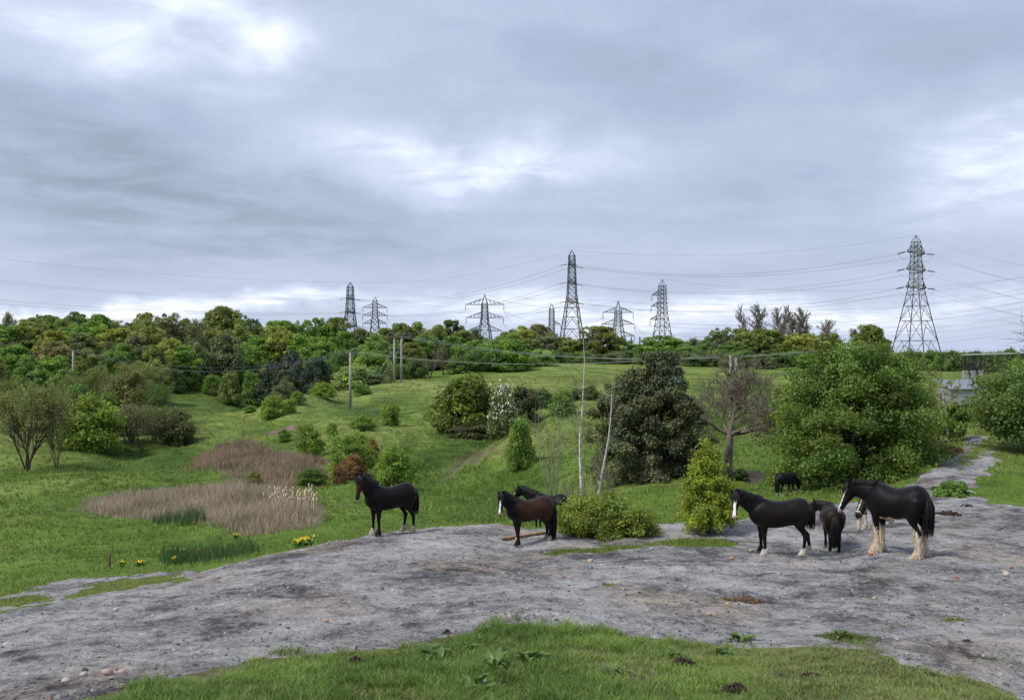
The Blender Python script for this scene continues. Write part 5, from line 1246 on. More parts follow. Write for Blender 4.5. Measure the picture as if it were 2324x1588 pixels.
for k, key, py in (('E', 'top', 592), ('E', (2, -1), 575), ('E', (1, -1), 603), ('E', (0, -1), 634), ('D', 'top', 628), ('D', (2, 1), 655), ('D', (1, 1), 690), ('D', (0, 1), 712), ('S', (1, 1), 668), ('S', (0, 1), 718), ('D', (2, -1), 642), ('D', (1, -1), 676)):
    b = far(2560, py, 330); cable(PYL[k][key], b, 7.0, 0.031)
for k1, q1, k2, q2 in (('A', (2, 1), 'D', (2, -1)), ('A', (1, 1), 'D', (1, -1)), ('A', (0, 1), 'D', (0, -1)), ('A', 'top', 'D', 'top'), ('B', (2, 1), 'A', (2, -1)), ('B', (1, 1), 'A', (1, -1)), ('B', (0, 1), 'A', (0, -1)), ('S', 'top', 'B', 'top')):
    cable(PYL[k1][q1], PYL[k2][q2], 4.0, 0.042)
for q, py in (((2, 1), 845), ((1, 1), 850), ((0, 1), 850)):   # down leads to the substation
    cable(PYL['A'][q], far(1210 - 20 * (q[0] == 0), 800, 345), 0.6, 0.04, 12); cable(PYL['D'][q], far(1455 + 6 * q[0], 770, 335), 0.5, 0.04, 12)

# timber poles of the local line
POLES = {}
def timber_pole(key, label, px, base, top, arm=2.2, r=0.19, Y=None, hidden_arm=False, group=None, yaw=0):
    Y = Y or on_ground(px, base, 40.0)[1]
    x, y = spot(px, Y); z = float(ground(x, y)); H = (CY - top) / F * Y - z
    root = thing('utility_pole', label, 'utility pole', (x, y, z), R(yaw), group)
    mb = MB(); mb.tube([(0, 0, -0.5), (0, 0, H * 0.5), (0, 0, H)], [r * 1.1, r, r * 0.8], 8); mb.build('pole', M['pole'], root, True)
    mb = MB(); mb.box((0, 0, H - 0.25), arm, 0.12, 0.16); arm_o = mb.build('crossarm', M['postwood'], root)
    for s in (-0.46, 0.0, 0.46):
        mb = MB(); mb.tube([(s * arm, 0, H - 0.17), (s * arm, 0, H - 0.05), (s * arm, 0, H + 0.10), (s * arm, 0, H + 0.22)], [0.05, 0.10, 0.11, 0.05], 8); mb.build('insulator', M['insul'], arm_o, True)
    mt = Matrix.Translation(root.location) @ Matrix.Rotation(R(yaw), 4, 'Z')
    POLES[key] = [mt @ Vector((s * arm, 0, H + 0.2)) for s in (-0.46, 0.0, 0.46)]
    return root
timber_pole('one', 'single grey timber pole standing on the open slope', 795, 921, 800)
# double pole with a shared beam
def double_pole():
    Y = on_ground(895, 870, 60.0)[1]; x, y = spot(903, Y); z = float(ground(x, y)); H = (CY - 764) / F * Y - z
    root = thing('utility_pole', 'double timber pole with shared crossbeam on the hill brow', 'utility pole', (x, y, z)); g = 16 / F * Y
    for s in (-1, 1):
        mb = MB(); mb.tube([(s * g / 2, 0, -0.6), (s * g / 2, 0, H * 0.5), (s * g / 2, 0, H)], [0.24, 0.22, 0.19], 8); mb.build('pole', M['pole'], root, True)
    mb = MB(); mb.box((0.3, -0.16, H - 0.1), g + 3.2, 0.16, 0.22); arm_o = mb.build('crossbeam', M['postwood'], root)
    at = []
    for s in (-1.6, 0, 1.6):
        mb = MB(); mb.tube([(s + 0.3, -0.16, H), (s + 0.3, -0.16, H + 0.15), (s + 0.3, -0.16, H + 0.4)], [0.07, 0.13, 0.06], 8); mb.build('insulator', M['insul'], arm_o, True)
        mb = MB(); mb.tube([Vector((s - 0.6 + 1.8 * q / 8, -0.16, H + 0.3 + 0.45 * math.sin(q / 8 * math.pi))) for q in range(9)], 0.035, 4); mb.build('jumper_loop', M['wire'], root, True)
        at.append(Vector((x + s + 0.3, y - 0.16, z + H + 0.3)))
    POLES['two'] = at
    for k, (dx, dz) in enumerate(((-4.3, 0), (-3.7, -0.4), (-5.0, 0.2))):
        gx, gy = x + dx, y - 3.5 - k; gz = float(ground(gx, gy))
        cable((x - g / 2 + (k == 1) * g, y - 0.1, z + H - 1.4 - 0.5 * k), (gx, gy, gz), 0.0, 0.020, 4, 'wire', 'thin stay wire bracing the double timber pole', 'stay wires of the double pole', 'stay_wire')
double_pole()
timber_pole('right', 'pair-standing timber pole seen through the leafless forked tree', 1658, 958, 806, 2.4)
timber_pole('right2', 'second timber pole just behind the one in the leafless tree', 1670, 940, 812, 2.0)
timber_pole('far', 'timber pole with its head showing above the huge hawthorn', 1972, 850, 787, 2.4, Y=150)
timber_pole('wood', 'timber pole half buried in the wooded valley side', 166, 860, 796, 2.4, Y=165)
lw = dict(mat='wire', label='pale bare wire of the local line across the slope', group='wires of the local timber pole line', name='wire')
dw_ = dict(lw, mat='cable')
for i in range(3):
    cable(POLES['two'][i], POLES['far'][i], 3.2, 0.020, 30, **lw)
    cable(POLES['two'][i], POLES['wood'][i], 4.5, 0.012, 30, **dw_)
    cable(POLES['one'][i], POLES['right'][i], 1.6, 0.012, 26, **lw)
    cable(POLES['one'][i], POLES['wood'][i], 3.4, 0.011, 30, **dw_)

# substation: gantry beyond the far field, insulator posts, switchgear posts and a shed by the track
def gantry(label, px, Y, top, base_w, n, h):
    x, y = spot(px, Y); z = float(ground(x, y)); H = (CY - top) / F * Y - z; w = base_w / F * Y
    root = thing('substation_gantry', label, 'gantry', (x, y, z))
    for i in range(n):
        u = -w / 2 + w * i / (n - 1)
        mb = MB(); mb.box((u, 0, (H - h) / 2), 0.35, 0.35, H - h); mb.build('post', M['concrete'], root)
        mb = MB(); mb.tube([(u, 0, H - h), (u, 0, H)], [0.14, 0.12], 6)
        for q in range(8): mb.bar((u, 0, H - h + h * (0.15 + q * 0.1)), (u, 0, H - h + h * (0.19 + q * 0.1)), 0.34, n=8)
        mb.build('insulator', M['insul'], root)
    mb = MB(); mb.box((0, 0, H - h + 0.003), w + 1.4, 0.5, 0.45); mb.build('beam', M['steel'], root)
gantry('grey substation gantry with three upright insulators under the flat-armed pylon', 1452, 320, 764, 38, 3, 3.4)
gantry('dark substation insulator posts in front of the hedge trees', 1190, 300, 772, 16, 3, 3.4)
def switchgear():
    Y = 105; x, y = spot(2208, Y); z = float(ground(x, y)); H = (CY - 806) / F * Y - z
    root = thing('switchgear', 'row of grey substation posts with horizontal busbars beside the rounded hawthorn', 'switchgear', (x, y, z)); u = 18 / F * Y
    for i in (-1, 0, 1):
        mb = MB(); mb.box((i * u, 0, (H - 1.6) / 2), 0.42, 0.42, H - 1.6); mb.build('post', M['concrete'], root)
        mb = MB(); mb.tube([(i * u, 0, H - 1.6), (i * u, 0, H)], [0.12, 0.12], 8)
        for q in range(8): mb.bar((i * u, 0, H - 1.5 + 0.18 * q), (i * u, 0, H - 1.42 + 0.18 * q), 0.2, n=8)
        mb.build('insulator', M['insul'], root)
        mb = MB(); mb.box((i * u * 0.5 + u, 1.4, 1.6), 0.22, 0.22, 3.2); mb.build('post', M['insul'], root)
    for j, dy in enumerate((-0.5, 0.0, 0.5)):
        mb = MB(); mb.bar((-u, dy, H + 0.04), (9.0, dy + 2.5, H + 0.3), 0.07, n=6); mb.build('busbar', M['wire'], root)
    mb = MB(); mb.box((0.4, 0, H * 0.55), u * 3.2, 0.12, 0.14); mb.build('beam', M['steel'], root)
    x2, y2 = spot(2180, 96); z2 = float(ground(x2, y2)); r2 = thing('shed', 'low shed with slate-grey sloping roof beside the substation posts', 'shed', (x2, y2, z2))
    Hs = (CY - 864) / F * 96 - z2
    mb = MB(); mb.box((0, 0, Hs * 0.35), 3.4, 3.0, Hs * 0.7); mb.build('wall', M['concrete'], r2)
    for i in range(9):
        mb = MB(); xx = -1.8 + 0.4 * i + 0.2
        mb.add([(xx - 0.195, -1.7, Hs * 0.70), (xx + 0.195, -1.7, Hs * 0.70), (xx + 0.195, 1.7, Hs), (xx - 0.195, 1.7, Hs), (xx - 0.195, -1.7, Hs * 0.70 + 0.06), (xx + 0.195, -1.7, Hs * 0.70 + 0.06), (xx + 0.195, 1.7, Hs + 0.06), (xx - 0.195, 1.7, Hs + 0.06)],
               [(0, 3, 2, 1), (4, 5, 6, 7), (0, 1, 5, 4), (1, 2, 6, 5), (2, 3, 7, 6), (3, 0, 4, 7)])
        mb.build('roof_sheet', M['sheet'], r2)
switchgear()
# ------------------------------------------------------------------ grass, reeds, stones, weeds, mounds
def blade_mesh(P, hgt, wid, bend, rg, k=3, up=None):
    """flat tapering blades: P (n,3), hgt/wid/bend (n,)"""
    n = len(P); a = rg.random(n) * 6.283
    dirx = np.stack([np.cos(a), np.sin(a), np.zeros(n)], 1)
    b = rg.random(n) * 6.283; side = np.stack([np.cos(b), np.sin(b), np.zeros(n)], 1)
    rows = []
    for i in range(k):
        t = i / (k - 1)
        c = P + dirx * (bend * t ** 1.8)[:, None] + np.array([0, 0, 1.0]) * (hgt * (t - 0.18 * t * t * np.clip(bend / (hgt + 1e-6), 0, 1.5)))[:, None]
        w_ = (wid * (1 - 0.85 * t))[:, None]
        rows.append(c - side * w_ / 2); rows.append(c + side * w_ / 2)
    V = np.stack(rows, 1).reshape(-1, 3); m = 2 * k
    base = (np.arange(n) * m)[:, None, None]; i = (np.arange(k - 1) * 2)[None, :, None]
    Fq = (base + i + np.array([0, 1, 3, 2])[None, None]).reshape(-1, 4)
    return V, Fq, m
def blade_material(name):
    m, w = new_mat(name)
    c = w.n('ShaderNodeAttribute', attribute_name='tint').outputs['Color']
    bs = w.n('ShaderNodeBsdfPrincipled', i_Base_Color=c, i_Roughness=0.6); bs.inputs['Specular IOR Level'].default_value = 0.2
    tr = w.n('ShaderNodeBsdfTranslucent', i_0=c)
    mx = w.n('ShaderNodeMixShader', i_0=0.3); w.link(bs.outputs[0], mx.inputs[1]); w.link(tr.outputs[0], mx.inputs[2])
    finish(w, mx.outputs[0]); return m
M['blade'] = blade_material('grass_blade')
def lerp3(a, b, t): return np.asarray(a)[None] * (1 - t[:, None]) + np.asarray(b)[None] * t[:, None]
def scatter_in(poly, density, rg, margin=0.0, wob=0.0):
    lo = poly.min(0) - 0.5; hi = poly.max(0) + 0.5; n = int((hi - lo).prod() * density)
    X = lo[0] + rg.random(n) * (hi[0] - lo[0]); Y = lo[1] + rg.random(n) * (hi[1] - lo[1])
    d = inside(poly, X, Y)
    if wob: d = d + wob * (0.35 * fbm(X * 0.9, Y * 0.9, 5) + 0.16 * fbm(X * 4, Y * 4, 9, 3)) / 0.35
    k = d > -margin
    return X[k], Y[k], d[k]
def near_turf():
    rg = np.random.default_rng(91)
    poly = FORE.copy(); poly = np.array([(x, max(y, 8.6)) for x, y in poly])
    X, Y, d = scatter_in(poly, 3300, rg, 0.16, 0.55)
    vis = np.abs(X) < 0.53 * Y + 0.5
    X, Y, d = X[vis], Y[vis], d[vis]
    dens = fbm(X * 1.6, Y * 1.6, 401, 3); thin = sst(d, -0.05, 0.5)
    wear = sst(fbm(X * 0.8, Y * 0.8, 407, 3), 0.2, 0.55) * 0.65 + 0.75 * sst(X + 0.8 * fbm(X * 0.5, Y * 0.5, 409, 2), 1.6, 4.2)
    # tussocks: a jittered lattice of tuft hearts, thick and tall in the middle
    cs = 0.34; bx = np.floor(X / cs); by = np.floor(Y / cs); dm = np.full(len(X), 9.0)
    for ox in (-1, 0, 1):
        for oy in (-1, 0, 1):
            hx = (bx + ox + _hash(bx + ox, by + oy, 71)) * cs; hy = (by + oy + _hash(bx + ox, by + oy, 73)) * cs; st_ = 0.5 + _hash(bx + ox, by + oy, 77)
            dm = np.minimum(dm, np.hypot(X - hx, Y - hy) / (cs * 0.55 * st_))
    tuft = np.clip(1 - dm, 0, 1)
    keep = rg.random(len(X)) < np.clip(0.10 + 0.35 * thin + 0.75 * tuft + 0.35 * dens - 0.25 * wear, 0.03, 1)
    X, Y, d, dens, wear, tuft = X[keep], Y[keep], d[keep], dens[keep], wear[keep], tuft[keep]
    n = len(X); Z = ground(X, Y) - 0.01
    tall = np.clip(fbm(X * 1.1, Y * 1.1, 411, 3), -1, 1)
    h = (0.045 + 0.05 * rg.random(n) + 0.09 * np.clip(tall - 0.12, 0, 1) + 0.10 * tuft * (0.5 + tall)) * (1 - 0.4 * np.clip(wear, 0, 1))
    V, Fq, m = blade_mesh(np.stack([X, Y, Z], 1), h, 0.0075 + 0.006 * rg.random(n), h * (0.3 + 0.9 * rg.random(n)), rg)
    t = np.clip(0.40 + 0.55 * fbm(X * 0.7, Y * 0.7, 421, 3) + 0.22 * rg.normal(size=n) + 0.25 * tuft, 0, 1)
    col = lerp3((0.070, 0.140, 0.022), (0.265, 0.375, 0.088), t)
    straw = ((rg.random(n) < 0.05 + 0.55 * np.clip(wear, 0, 1)) * (0.35 + 0.65 * rg.random(n)))[:, None]
    col = col * (1 - straw) + np.array((0.36, 0.315, 0.17))[None] * straw
    me = new_mesh('grass', V, Fq, M['blade'], False, {'tint': np.repeat(col, m, axis=0)})
    link('grass', me, kind='stuff', label='short thick grass of the near turf', category='grass')
def tussocks():
    """coarse pasture grass over the valley floor and the slopes"""
    rg = np.random.default_rng(93)
    n = 78000
    r = np.exp(rg.uniform(math.log(27), math.log(210), n)); a = rg.uniform(-R(28.5), R(28.5), n)
    X = np.sin(a) * r; Y = np.cos(a) * r
    bare, moss, reed, scar = masks(X, Y)
    lump = fbm(X * 0.6, Y * 0.6, 431, 3)
    k = (bare < 0.25) & (scar < 0.3) & (reed < 0.4) & (rg.random(n) < 0.45 + 0.5 * lump)
    X, Y, r, lump = X[k], Y[k], r[k], lump[k]
    rep = 4; X = np.repeat(X, rep) + rg.normal(size=len(X) * rep) * 0.10; Y = np.repeat(Y, rep) + rg.normal(size=len(Y) * rep) * 0.10; r = np.repeat(r, rep); lump = np.repeat(lump, rep)
    n = len(X); Z = ground(X, Y) - 0.02
    h = (0.10 + 0.13 * rg.random(n)) * (1 + 0.6 * np.clip(lump, 0, 1)) * np.clip(r / 55, 0.6, 1.6)
    V, Fq, m = blade_mesh(np.stack([X, Y, Z], 1), h, 0.055 * np.clip(r / 50, 0.5, 1.8) * (0.7 + 0.6 * rg.random(n)), h * (0.3 + 0.8 * rg.random(n)), rg, k=2)
    t = np.clip(0.5 + 0.6 * fbm(X * 0.16, Y * 0.16, 441, 4) + 0.22 * rg.normal(size=n), 0, 1)
    col = lerp3((0.110, 0.168, 0.032), (0.240, 0.330, 0.070), t)
    dry = np.clip((r - 85) / 60, 0, 0.6)[:, None]; col = col * (1 - dry) + np.array((0.215, 0.245, 0.090))[None] * dry
    me = new_mesh('pasture_grass', V, Fq, M['blade'], False, {'tint': np.repeat(col, m, axis=0)})
    link('pasture_grass', me, kind='stuff', label='coarse tufted grass over the valley floor and slopes', category='grass')
def verge_grass():
    rg = np.random.default_rng(95); VV, FF, CC = [], [], []; off = 0
    for key, dens, hh, c0, c1 in (('turf_bush', 380, 0.11, (0.085, 0.14, 0.022), (0.18, 0.25, 0.05)), ('tuft_a', 420, 0.06, (0.10, 0.13, 0.03), (0.2, 0.22, 0.07)), ('tuft_b', 900, 0.06, (0.09, 0.12, 0.03), (0.19, 0.21, 0.07)), ('tuft_c', 900, 0.06, (0.09, 0.12, 0.03), (0.19, 0.21, 0.07)), ('tuft_d', 1500, 0.08, (0.07, 0.12, 0.025), (0.15, 0.22, 0.05)), ('tuft_e', 800, 0.05, (0.12, 0.13, 0.04), (0.2, 0.2, 0.08)), ('tuft_f', 1400, 0.08, (0.08, 0.12, 0.025), (0.17, 0.21, 0.06)),
                             ('moss_a', 110, 0.05, (0.11, 0.14, 0.03), (0.2, 0.23, 0.07)), ('moss_b', 130, 0.06, (0.11, 0.14, 0.03), (0.2, 0.23, 0.06))):
        X, Y, d = scatter_in(POLY[key], dens, rg, 0.08, 0.25)
        n = len(X)
        if not n: continue
        h = hh * (0.5 + rg.random(n)) * np.clip(0.4 + d * 1.5, 0.4, 1)
        V, Fq, m = blade_mesh(np.stack([X, Y, ground(X, Y) - 0.01], 1), h, 0.014 + 0.012 * rg.random(n), h * (0.3 + 0.9 * rg.random(n)), rg)
        VV.append(V); FF.append(Fq + off); off += len(V); CC.append(np.repeat(lerp3(c0, c1, rg.random(n)), m, axis=0))
    me = new_mesh('verge_grass', np.concatenate(VV), np.concatenate(FF), M['blade'], False, {'tint': np.concatenate(CC)})
    link('verge_grass', me, kind='stuff', label='thin grass patches growing on the bare spoil', category='grass')
def reed_bed():
    for key, dens, lab, seed, hh in (('reed_a', 95, 'dead brown reeds of the near marsh below the spoil bank', 97, 0.75), ('reed_b', 42, 'dead brown reeds of the upper marsh at the foot of the slope', 98, 0.72)):
        rg = np.random.default_rng(seed)
        X, Y, d = scatter_in(POLY[key], dens, rg, 0.2, 2.2); n = len(X)
        h = hh * (0.40 + 0.8 * rg.random(n)) * np.clip(0.5 + d * 0.5, 0.45, 1) * (1 + 0.3 * fbm(X * 0.5, Y * 0.5, 451, 3))
        green = fbm(X * 0.35, Y * 0.35, 453, 3)
        V, Fq, m = blade_mesh(np.stack([X, Y, ground(X, Y) - 0.03], 1), h, (0.028 if key == 'reed_a' else 0.045) * (0.7 + 0.6 * rg.random(n)), h * (0.1 + 0.45 * rg.random(n)), rg)
        t = np.clip(0.5 + 0.45 * fbm(X * 0.4, Y * 0.4, 457, 3) + 0.3 * rg.normal(size=n), 0, 1)
        col = lerp3((0.240, 0.185, 0.125), (0.600, 0.500, 0.365), t) if key == 'reed_a' else lerp3((0.195, 0.138, 0.092), (0.450, 0.335, 0.230), t)
        g = ((rg.random(n) < np.clip(green - (0.15 if key == 'reed_a' else -0.05), 0, 0.6) * 1.4 + 0.04))[:, None] * 0.75
        col = col * (1 - g) + np.array((0.10, 0.135, 0.045))[None] * g
        me = new_mesh('reeds', V, Fq, M['blade'], False, {'tint': np.repeat(col, m, axis=0)})
        link('reeds', me, kind='stuff', label=lab, category='reeds')
def iris(label, pts, n, hh, seed, r0=30):
    rg = np.random.default_rng(seed); poly = outline(pts, r0)
    X, Y, d = scatter_in(poly, n, rg, 0.1, 0.4); n = len(X)
    h = hh * (0.45 + 0.75 * rg.random(n))
    V, Fq, m = blade_mesh(np.stack([X, Y, ground(X, Y) - 0.02], 1), h, 0.035 * (0.8 + 0.5 * rg.random(n)), h * (0.05 + 0.28 * rg.random(n)), rg)
    me = new_mesh('iris_leaves', V, Fq, M['blade'], False, {'tint': np.repeat(lerp3((0.040, 0.085, 0.028), (0.11, 0.19, 0.065), rg.random(n)), m, axis=0)})
    link('iris_leaves', me, kind='stuff', label=label, category='iris')
near_turf(); tussocks(); verge_grass(); reed_bed()
iris('bed of upright dark green iris leaves below the spoil edge', [(365, 1272), (385, 1262), (470, 1258), (560, 1254), (578, 1262), (540, 1274), (450, 1280), (385, 1283)], 62, 0.66, 101, 30)
iris('smaller bed of blue-green iris leaves in front of the brown reeds', [(352, 1188), (400, 1178), (455, 1174), (470, 1184), (430, 1192), (400, 1196)], 60, 0.75, 103, 36)

# bulrushes: stem and seed head, one plant each
def bulrushes():
    rg = np.random.default_rng(111)
    stem = MB(); stem.tube([(0, 0, -0.05), (0.02, 0, 0.6), (0.05, 0, 1.25)], [0.013, 0.011, 0.008], 4)
    head = MB(); head.tube([(0.05, 0, 1.18), (0.053, 0, 1.22), (0.06, 0, 1.36), (0.065, 0, 1.42)], [0.012, 0.032, 0.036, 0.012], 6)
    ms = new_mesh('stem', np.array(stem.v), stem.f, plain_material('dry_stalk', (0.40, 0.33, 0.23), 0.8)); mh = new_mesh('seed_head', np.array(head.v), head.f, plain_material('seed_fluff', (0.52, 0.42, 0.29), 0.95, 0.1))
    for i in range(64):
        px = 600 + 118 * rg.random() ** 0.6; py = 1163 + 22 * rg.random()
        x, y = on_ground(px, py, 36)
        t = thing('bulrush', 'tall pale dry bulrush stalk with fluffy head at the reed bed corner', 'bulrush', (x, y, float(ground(x, y))), rg.random() * 6.28, 'pale bulrushes at the corner of the reed bed', (1.25, 1.25, 0.85 + 0.4 * rg.random()))
        link('stem', ms, t); link('seed_head', mh, t)
bulrushes()

# stones
def stone_mesh(seed, sub=2):
    rg = np.random.default_rng(seed); bm = bmesh.new(); bmesh.ops.create_icosphere(bm, subdivisions=sub, radius=0.5)
    pl = rg.normal(size=(7, 3)); pl /= np.linalg.norm(pl, axis=1, keepdims=True); lim = 0.30 + 0.16 * rg.random(7)
    for v in bm.verts:
        c = np.array(v.co)
        for p_, l_ in zip(pl, lim):
            dd = c @ p_
            if dd > l_: c = c - p_ * (dd - l_) * 0.85
        v.co = Vector(c + rg.normal(size=3) * 0.012)
    me = bpy.data.meshes.new('stone'); bm.to_mesh(me); bm.free(); me.polygons.foreach_set('use_smooth', np.ones(len(me.polygons), bool))
    return me
def stone_material(name, col): return plain_material(name, col, 0.9, 0.2, 0.0, 0.35, 9.0, 0.4)
M['stone_pale'] = stone_material('pale_stone', (0.42, 0.39, 0.36)); M['stone_pink'] = stone_material('pinkish_stone', (0.42, 0.31, 0.26)); M['stone_tan'] = stone_material('tan_stone', (0.40, 0.29, 0.17)); M['stone_grey'] = stone_material('grey_stone', (0.22, 0.22, 0.23)); M['brick'] = stone_material('brick_fragment', (0.33, 0.13, 0.075))
def stones():
    rows = [(150, 1533, 22, 'pale', 'whitish stone, outermost of the four stones in a row'), (190, 1521, 22, 'pale', 'upright egg-shaped pale stone in the row of four'), (244, 1517, 30, 'pink', 'largest flat pinkish stone in the row of four'), (277, 1515, 24, 'pink', 'rounded pinkish stone ending the row of four'),
            (739, 1411, 18, 'tan', 'flat yellowish stone alone on the pale dust'), (262, 1387, 14, 'pale', 'small white stone on the dark spoil below the mossy patch'), (1340, 1276, 16, 'tan', 'tan stone on the dust below the low olive bush'), (1466, 1275, 9, 'pale', 'tiny white stone beyond the tan one below the olive bush'), (1143, 1298, 10, 'pale', 'white chip on the pale dust in front of the bay horse'), (1280, 1316, 10, 'brick', 'brick-red chip on the pale dust'),
            (1199, 1393, 8, 'brick', 'small red brick crumb on the dark patch'), (1267, 1403, 11, 'pale', 'white pebble near the grass edge'), (1572, 1339, 8, 'pale', 'white pebble beside another at the grass tuft'), (1556, 1336, 10, 'pale', 'larger of two white pebbles at the grass tuft'), (1611, 1396, 16, 'tan', 'rounded tan stone half sunk in the dust'), (1650, 1378, 14, 'tan', 'flat yellow stone beside the scattered dung'),
            (1930, 1316, 10, 'grey', 'grey stone alone on the dark spoil in front of the draught horse'), (1985, 1357, 14, 'tan', 'pale yellow stone in front of the draught horse'), (2170, 1310, 14, 'brick', 'orange brick fragment on the dark spoil'), (2284, 1310, 20, 'pale', 'flat pale slab, lower of the pair'), (2277, 1299, 14, 'tan', 'small tan slab, upper of the pair'), (2295, 1290, 12, 'brick', 'reddish slab behind the pair of pale slabs'),
            (1705, 1256, 14, 'pink', 'flat pink stone beside the front hooves of the black horse'), (1660, 1267, 14, 'tan', 'buff stone in front of the black horse'), (2102, 1250, 12, 'tan', 'sandy stone behind the draught horse feathers'), (1975, 1262, 12, 'brick', 'rusty stone under the belly of the draught horse'), (2115, 1245, 10, 'pale', 'white stone close behind the draught horse'), (1480, 1246, 9, 'pale', 'white stone on the turf edge below the olive bush'), (1407, 1243, 7, 'pale', 'white chip on the turf under the olive bush')]
    for i, (px, py, w, kind, lab) in enumerate(rows):
        x, y = on_ground(px, py); s = w / F * y
        o = link('stone', stone_mesh(500 + i), None, (x, y, float(ground(x, y)) + s * 0.16), label=lab, category='stone')
        o.data.materials.append(M['stone_' + kind] if kind != 'brick' else M['brick'])
        rr = random.Random(i); o.scale = (s, s * (0.7 + 0.3 * rr.random()), s * (0.45 + 0.25 * rr.random())); o.rotation_euler = (rr.uniform(-.2, .2), rr.uniform(-.2, .2), rr.random() * 6)
stones()
def pebbles():
    rg = np.random.default_rng(121); n = 13000
    r = np.exp(rg.uniform(math.log(9.5), math.log(36), n)); a = rg.uniform(-R(28), R(28), n); X = np.sin(a) * r; Y = np.cos(a) * r
    bare = masks(X, Y)[0]; k = (bare > 0.6) & (rg.random(n) < 0.5 + 0.7 * fbm(X * 0.5, Y * 0.5, 461, 3)); X, Y, r = X[k], Y[k], r[k]; n = len(X)
    Z = ground(X, Y); bm = bmesh.new(); bmesh.ops.create_icosphere(bm, subdivisions=1, radius=0.5); bv = np.array([v.co[:] for v in bm.verts]); bf = np.array([[v.index for v in f.verts] for f in bm.faces]); bm.free()
    s = 0.018 + 0.05 * rg.random(n) ** 5 + 0.012 * rg.random(n)
    q = rg.random(n) * 6.28; ca, sa = np.cos(q), np.sin(q)
    B = bv[None] * (1 + 0.3 * rg.normal(size=(n, len(bv), 1))) * np.array([1, 0.8, 0.6])[None, None] * s[:, None, None]
    Vx = B[..., 0] * ca[:, None] - B[..., 1] * sa[:, None]; Vy = B[..., 0] * sa[:, None] + B[..., 1] * ca[:, None]
    V = np.stack([Vx + X[:, None], Vy + Y[:, None], B[..., 2] + (Z + s * 0.12)[:, None]], -1).reshape(-1, 3)
    Ff = (bf[None] + (np.arange(n) * len(bv))[:, None, None]).reshape(-1, 3)
    t = rg.random(n); col = lerp3((0.07, 0.07, 0.075), (0.40, 0.38, 0.36), t ** 2.0); red = (rg.random(n) < 0.05)[:, None]; col = np.where(red, np.array((0.30, 0.15, 0.09))[None], col)
    m, w = new_mat('pebble'); c = w.n('ShaderNodeAttribute', attribute_name='tint').outputs['Color']; bs = w.n('ShaderNodeBsdfPrincipled', i_Base_Color=c, i_Roughness=0.9); finish(w, bs.outputs[0])
    link('pebbles', new_mesh('pebbles', V, Ff, m, False, {'tint': np.repeat(col, len(bv), axis=0)}), kind='stuff', label='small loose shale and pebbles strewn over the bare spoil', category='pebbles')
pebbles()

# crumbly earth and dung
M['earth'] = plain_material('dark_earth', (0.050, 0.036, 0.027), 0.95, 0.1, 0.0, 0.5, 14.0, 0.6)
M['dung'] = plain_material('dry_dung', (0.115, 0.075, 0.045), 0.95, 0.1, 0.0, 0.4, 14.0, 0.6)
def mound(label, px, py, w, hgt, n, seed, mat='earth', name='earth_mound', cat='earth mound', flat=0.6):
    rg = np.random.default_rng(seed); x, y = on_ground(px, py); W = w / F * y; mb = MB(); g0 = float(ground(x, y))
    base = stone_mesh(seed * 7 + 1, 1); bv = [v.co.copy() for v in base.vertices]; bf = [tuple(p.vertices) for p in base.polygons]
    for i in range(int(n * 2.0)):
        a = rg.random() * 6.28; r_ = math.sqrt(rg.random()); s = W * (0.075 + 0.11 * rg.random()) * (1.15 - 0.5 * r_)
        cx, cy = math.cos(a) * r_ * W / 2, math.sin(a) * r_ * W / 2 * 0.8
        cz = float(ground(x + cx, y + cy)) - g0 + hgt * (1 - r_ ** 1.5) * (0.35 + 0.5 * rg.random()) + s * 0.15
        m = Matrix.Rotation(rg.random() * 6, 3, 'Z') @ Matrix.Rotation(rg.random() * 6, 3, 'X')
        mb.add([m @ (v * s) + Vector((cx, cy, cz)) for v in bv], bf)
    bpy.data.meshes.remove(base)
    o = mb.build(name, M[mat], None, True, (x, y, g0), label=label, category=cat)
mound('dark earth mound at the rim of the near turf', 1012, 1441, 26, 0.08, 26, 601)
mound('dark earth heap in the grass apart from the dock plants', 806, 1502, 44, 0.09, 40, 603)
mound('earth crumbs behind the biggest dock plant', 1148, 1478, 34, 0.05, 24, 605)
mound('earth heap beside the smaller dock plant', 1018, 1532, 34, 0.06, 28, 607)
mound('earth spill at the foot of the biggest dock plant', 1140, 1553, 52, 0.08, 44, 609)
mound('wide earth mound in the grass beside a leafy weed', 1552, 1506, 62, 0.09, 50, 611)
mound('small earth heap next to the wide mound', 1592, 1518, 24, 0.05, 18, 613)
mound('biggest crumbly earth mound in the yellow turf', 1668, 1568, 74, 0.10, 70, 615)
mound('scattered earth crumbs in the thin yellow turf', 1838, 1533, 48, 0.05, 34, 617)
mound('small pale-topped earth heap near the scattered crumbs', 1772, 1535, 24, 0.05, 20, 619)
mound('earth lump alone in the thin turf', 1925, 1545, 20, 0.04, 14, 621)
mound('brown dung scattered on the pale spoil', 1690, 1370, 84, 0.02, 46, 623, 'dung', 'dung', 'dung')
mound('brown dung lumps on the pale spoil, the smaller scatter', 1655, 1364, 46, 0.02, 22, 625, 'dung', 'dung', 'dung')
mound('dark droppings on the spoil behind the draught horse', 2150, 1167, 60, 0.03, 26, 627, 'earth', 'dung', 'dung')
mound('few dark droppings beyond the draught horse rump', 2195, 1150, 34, 0.03, 14, 629, 'earth', 'dung', 'dung')
mound('earth clod at the bare spoil edge of the turf', 2195, 1465, 30, 0.03, 18, 631)
mound('brown crumbs on the bare corner of turf', 2110, 1530, 46, 0.03, 26, 633)

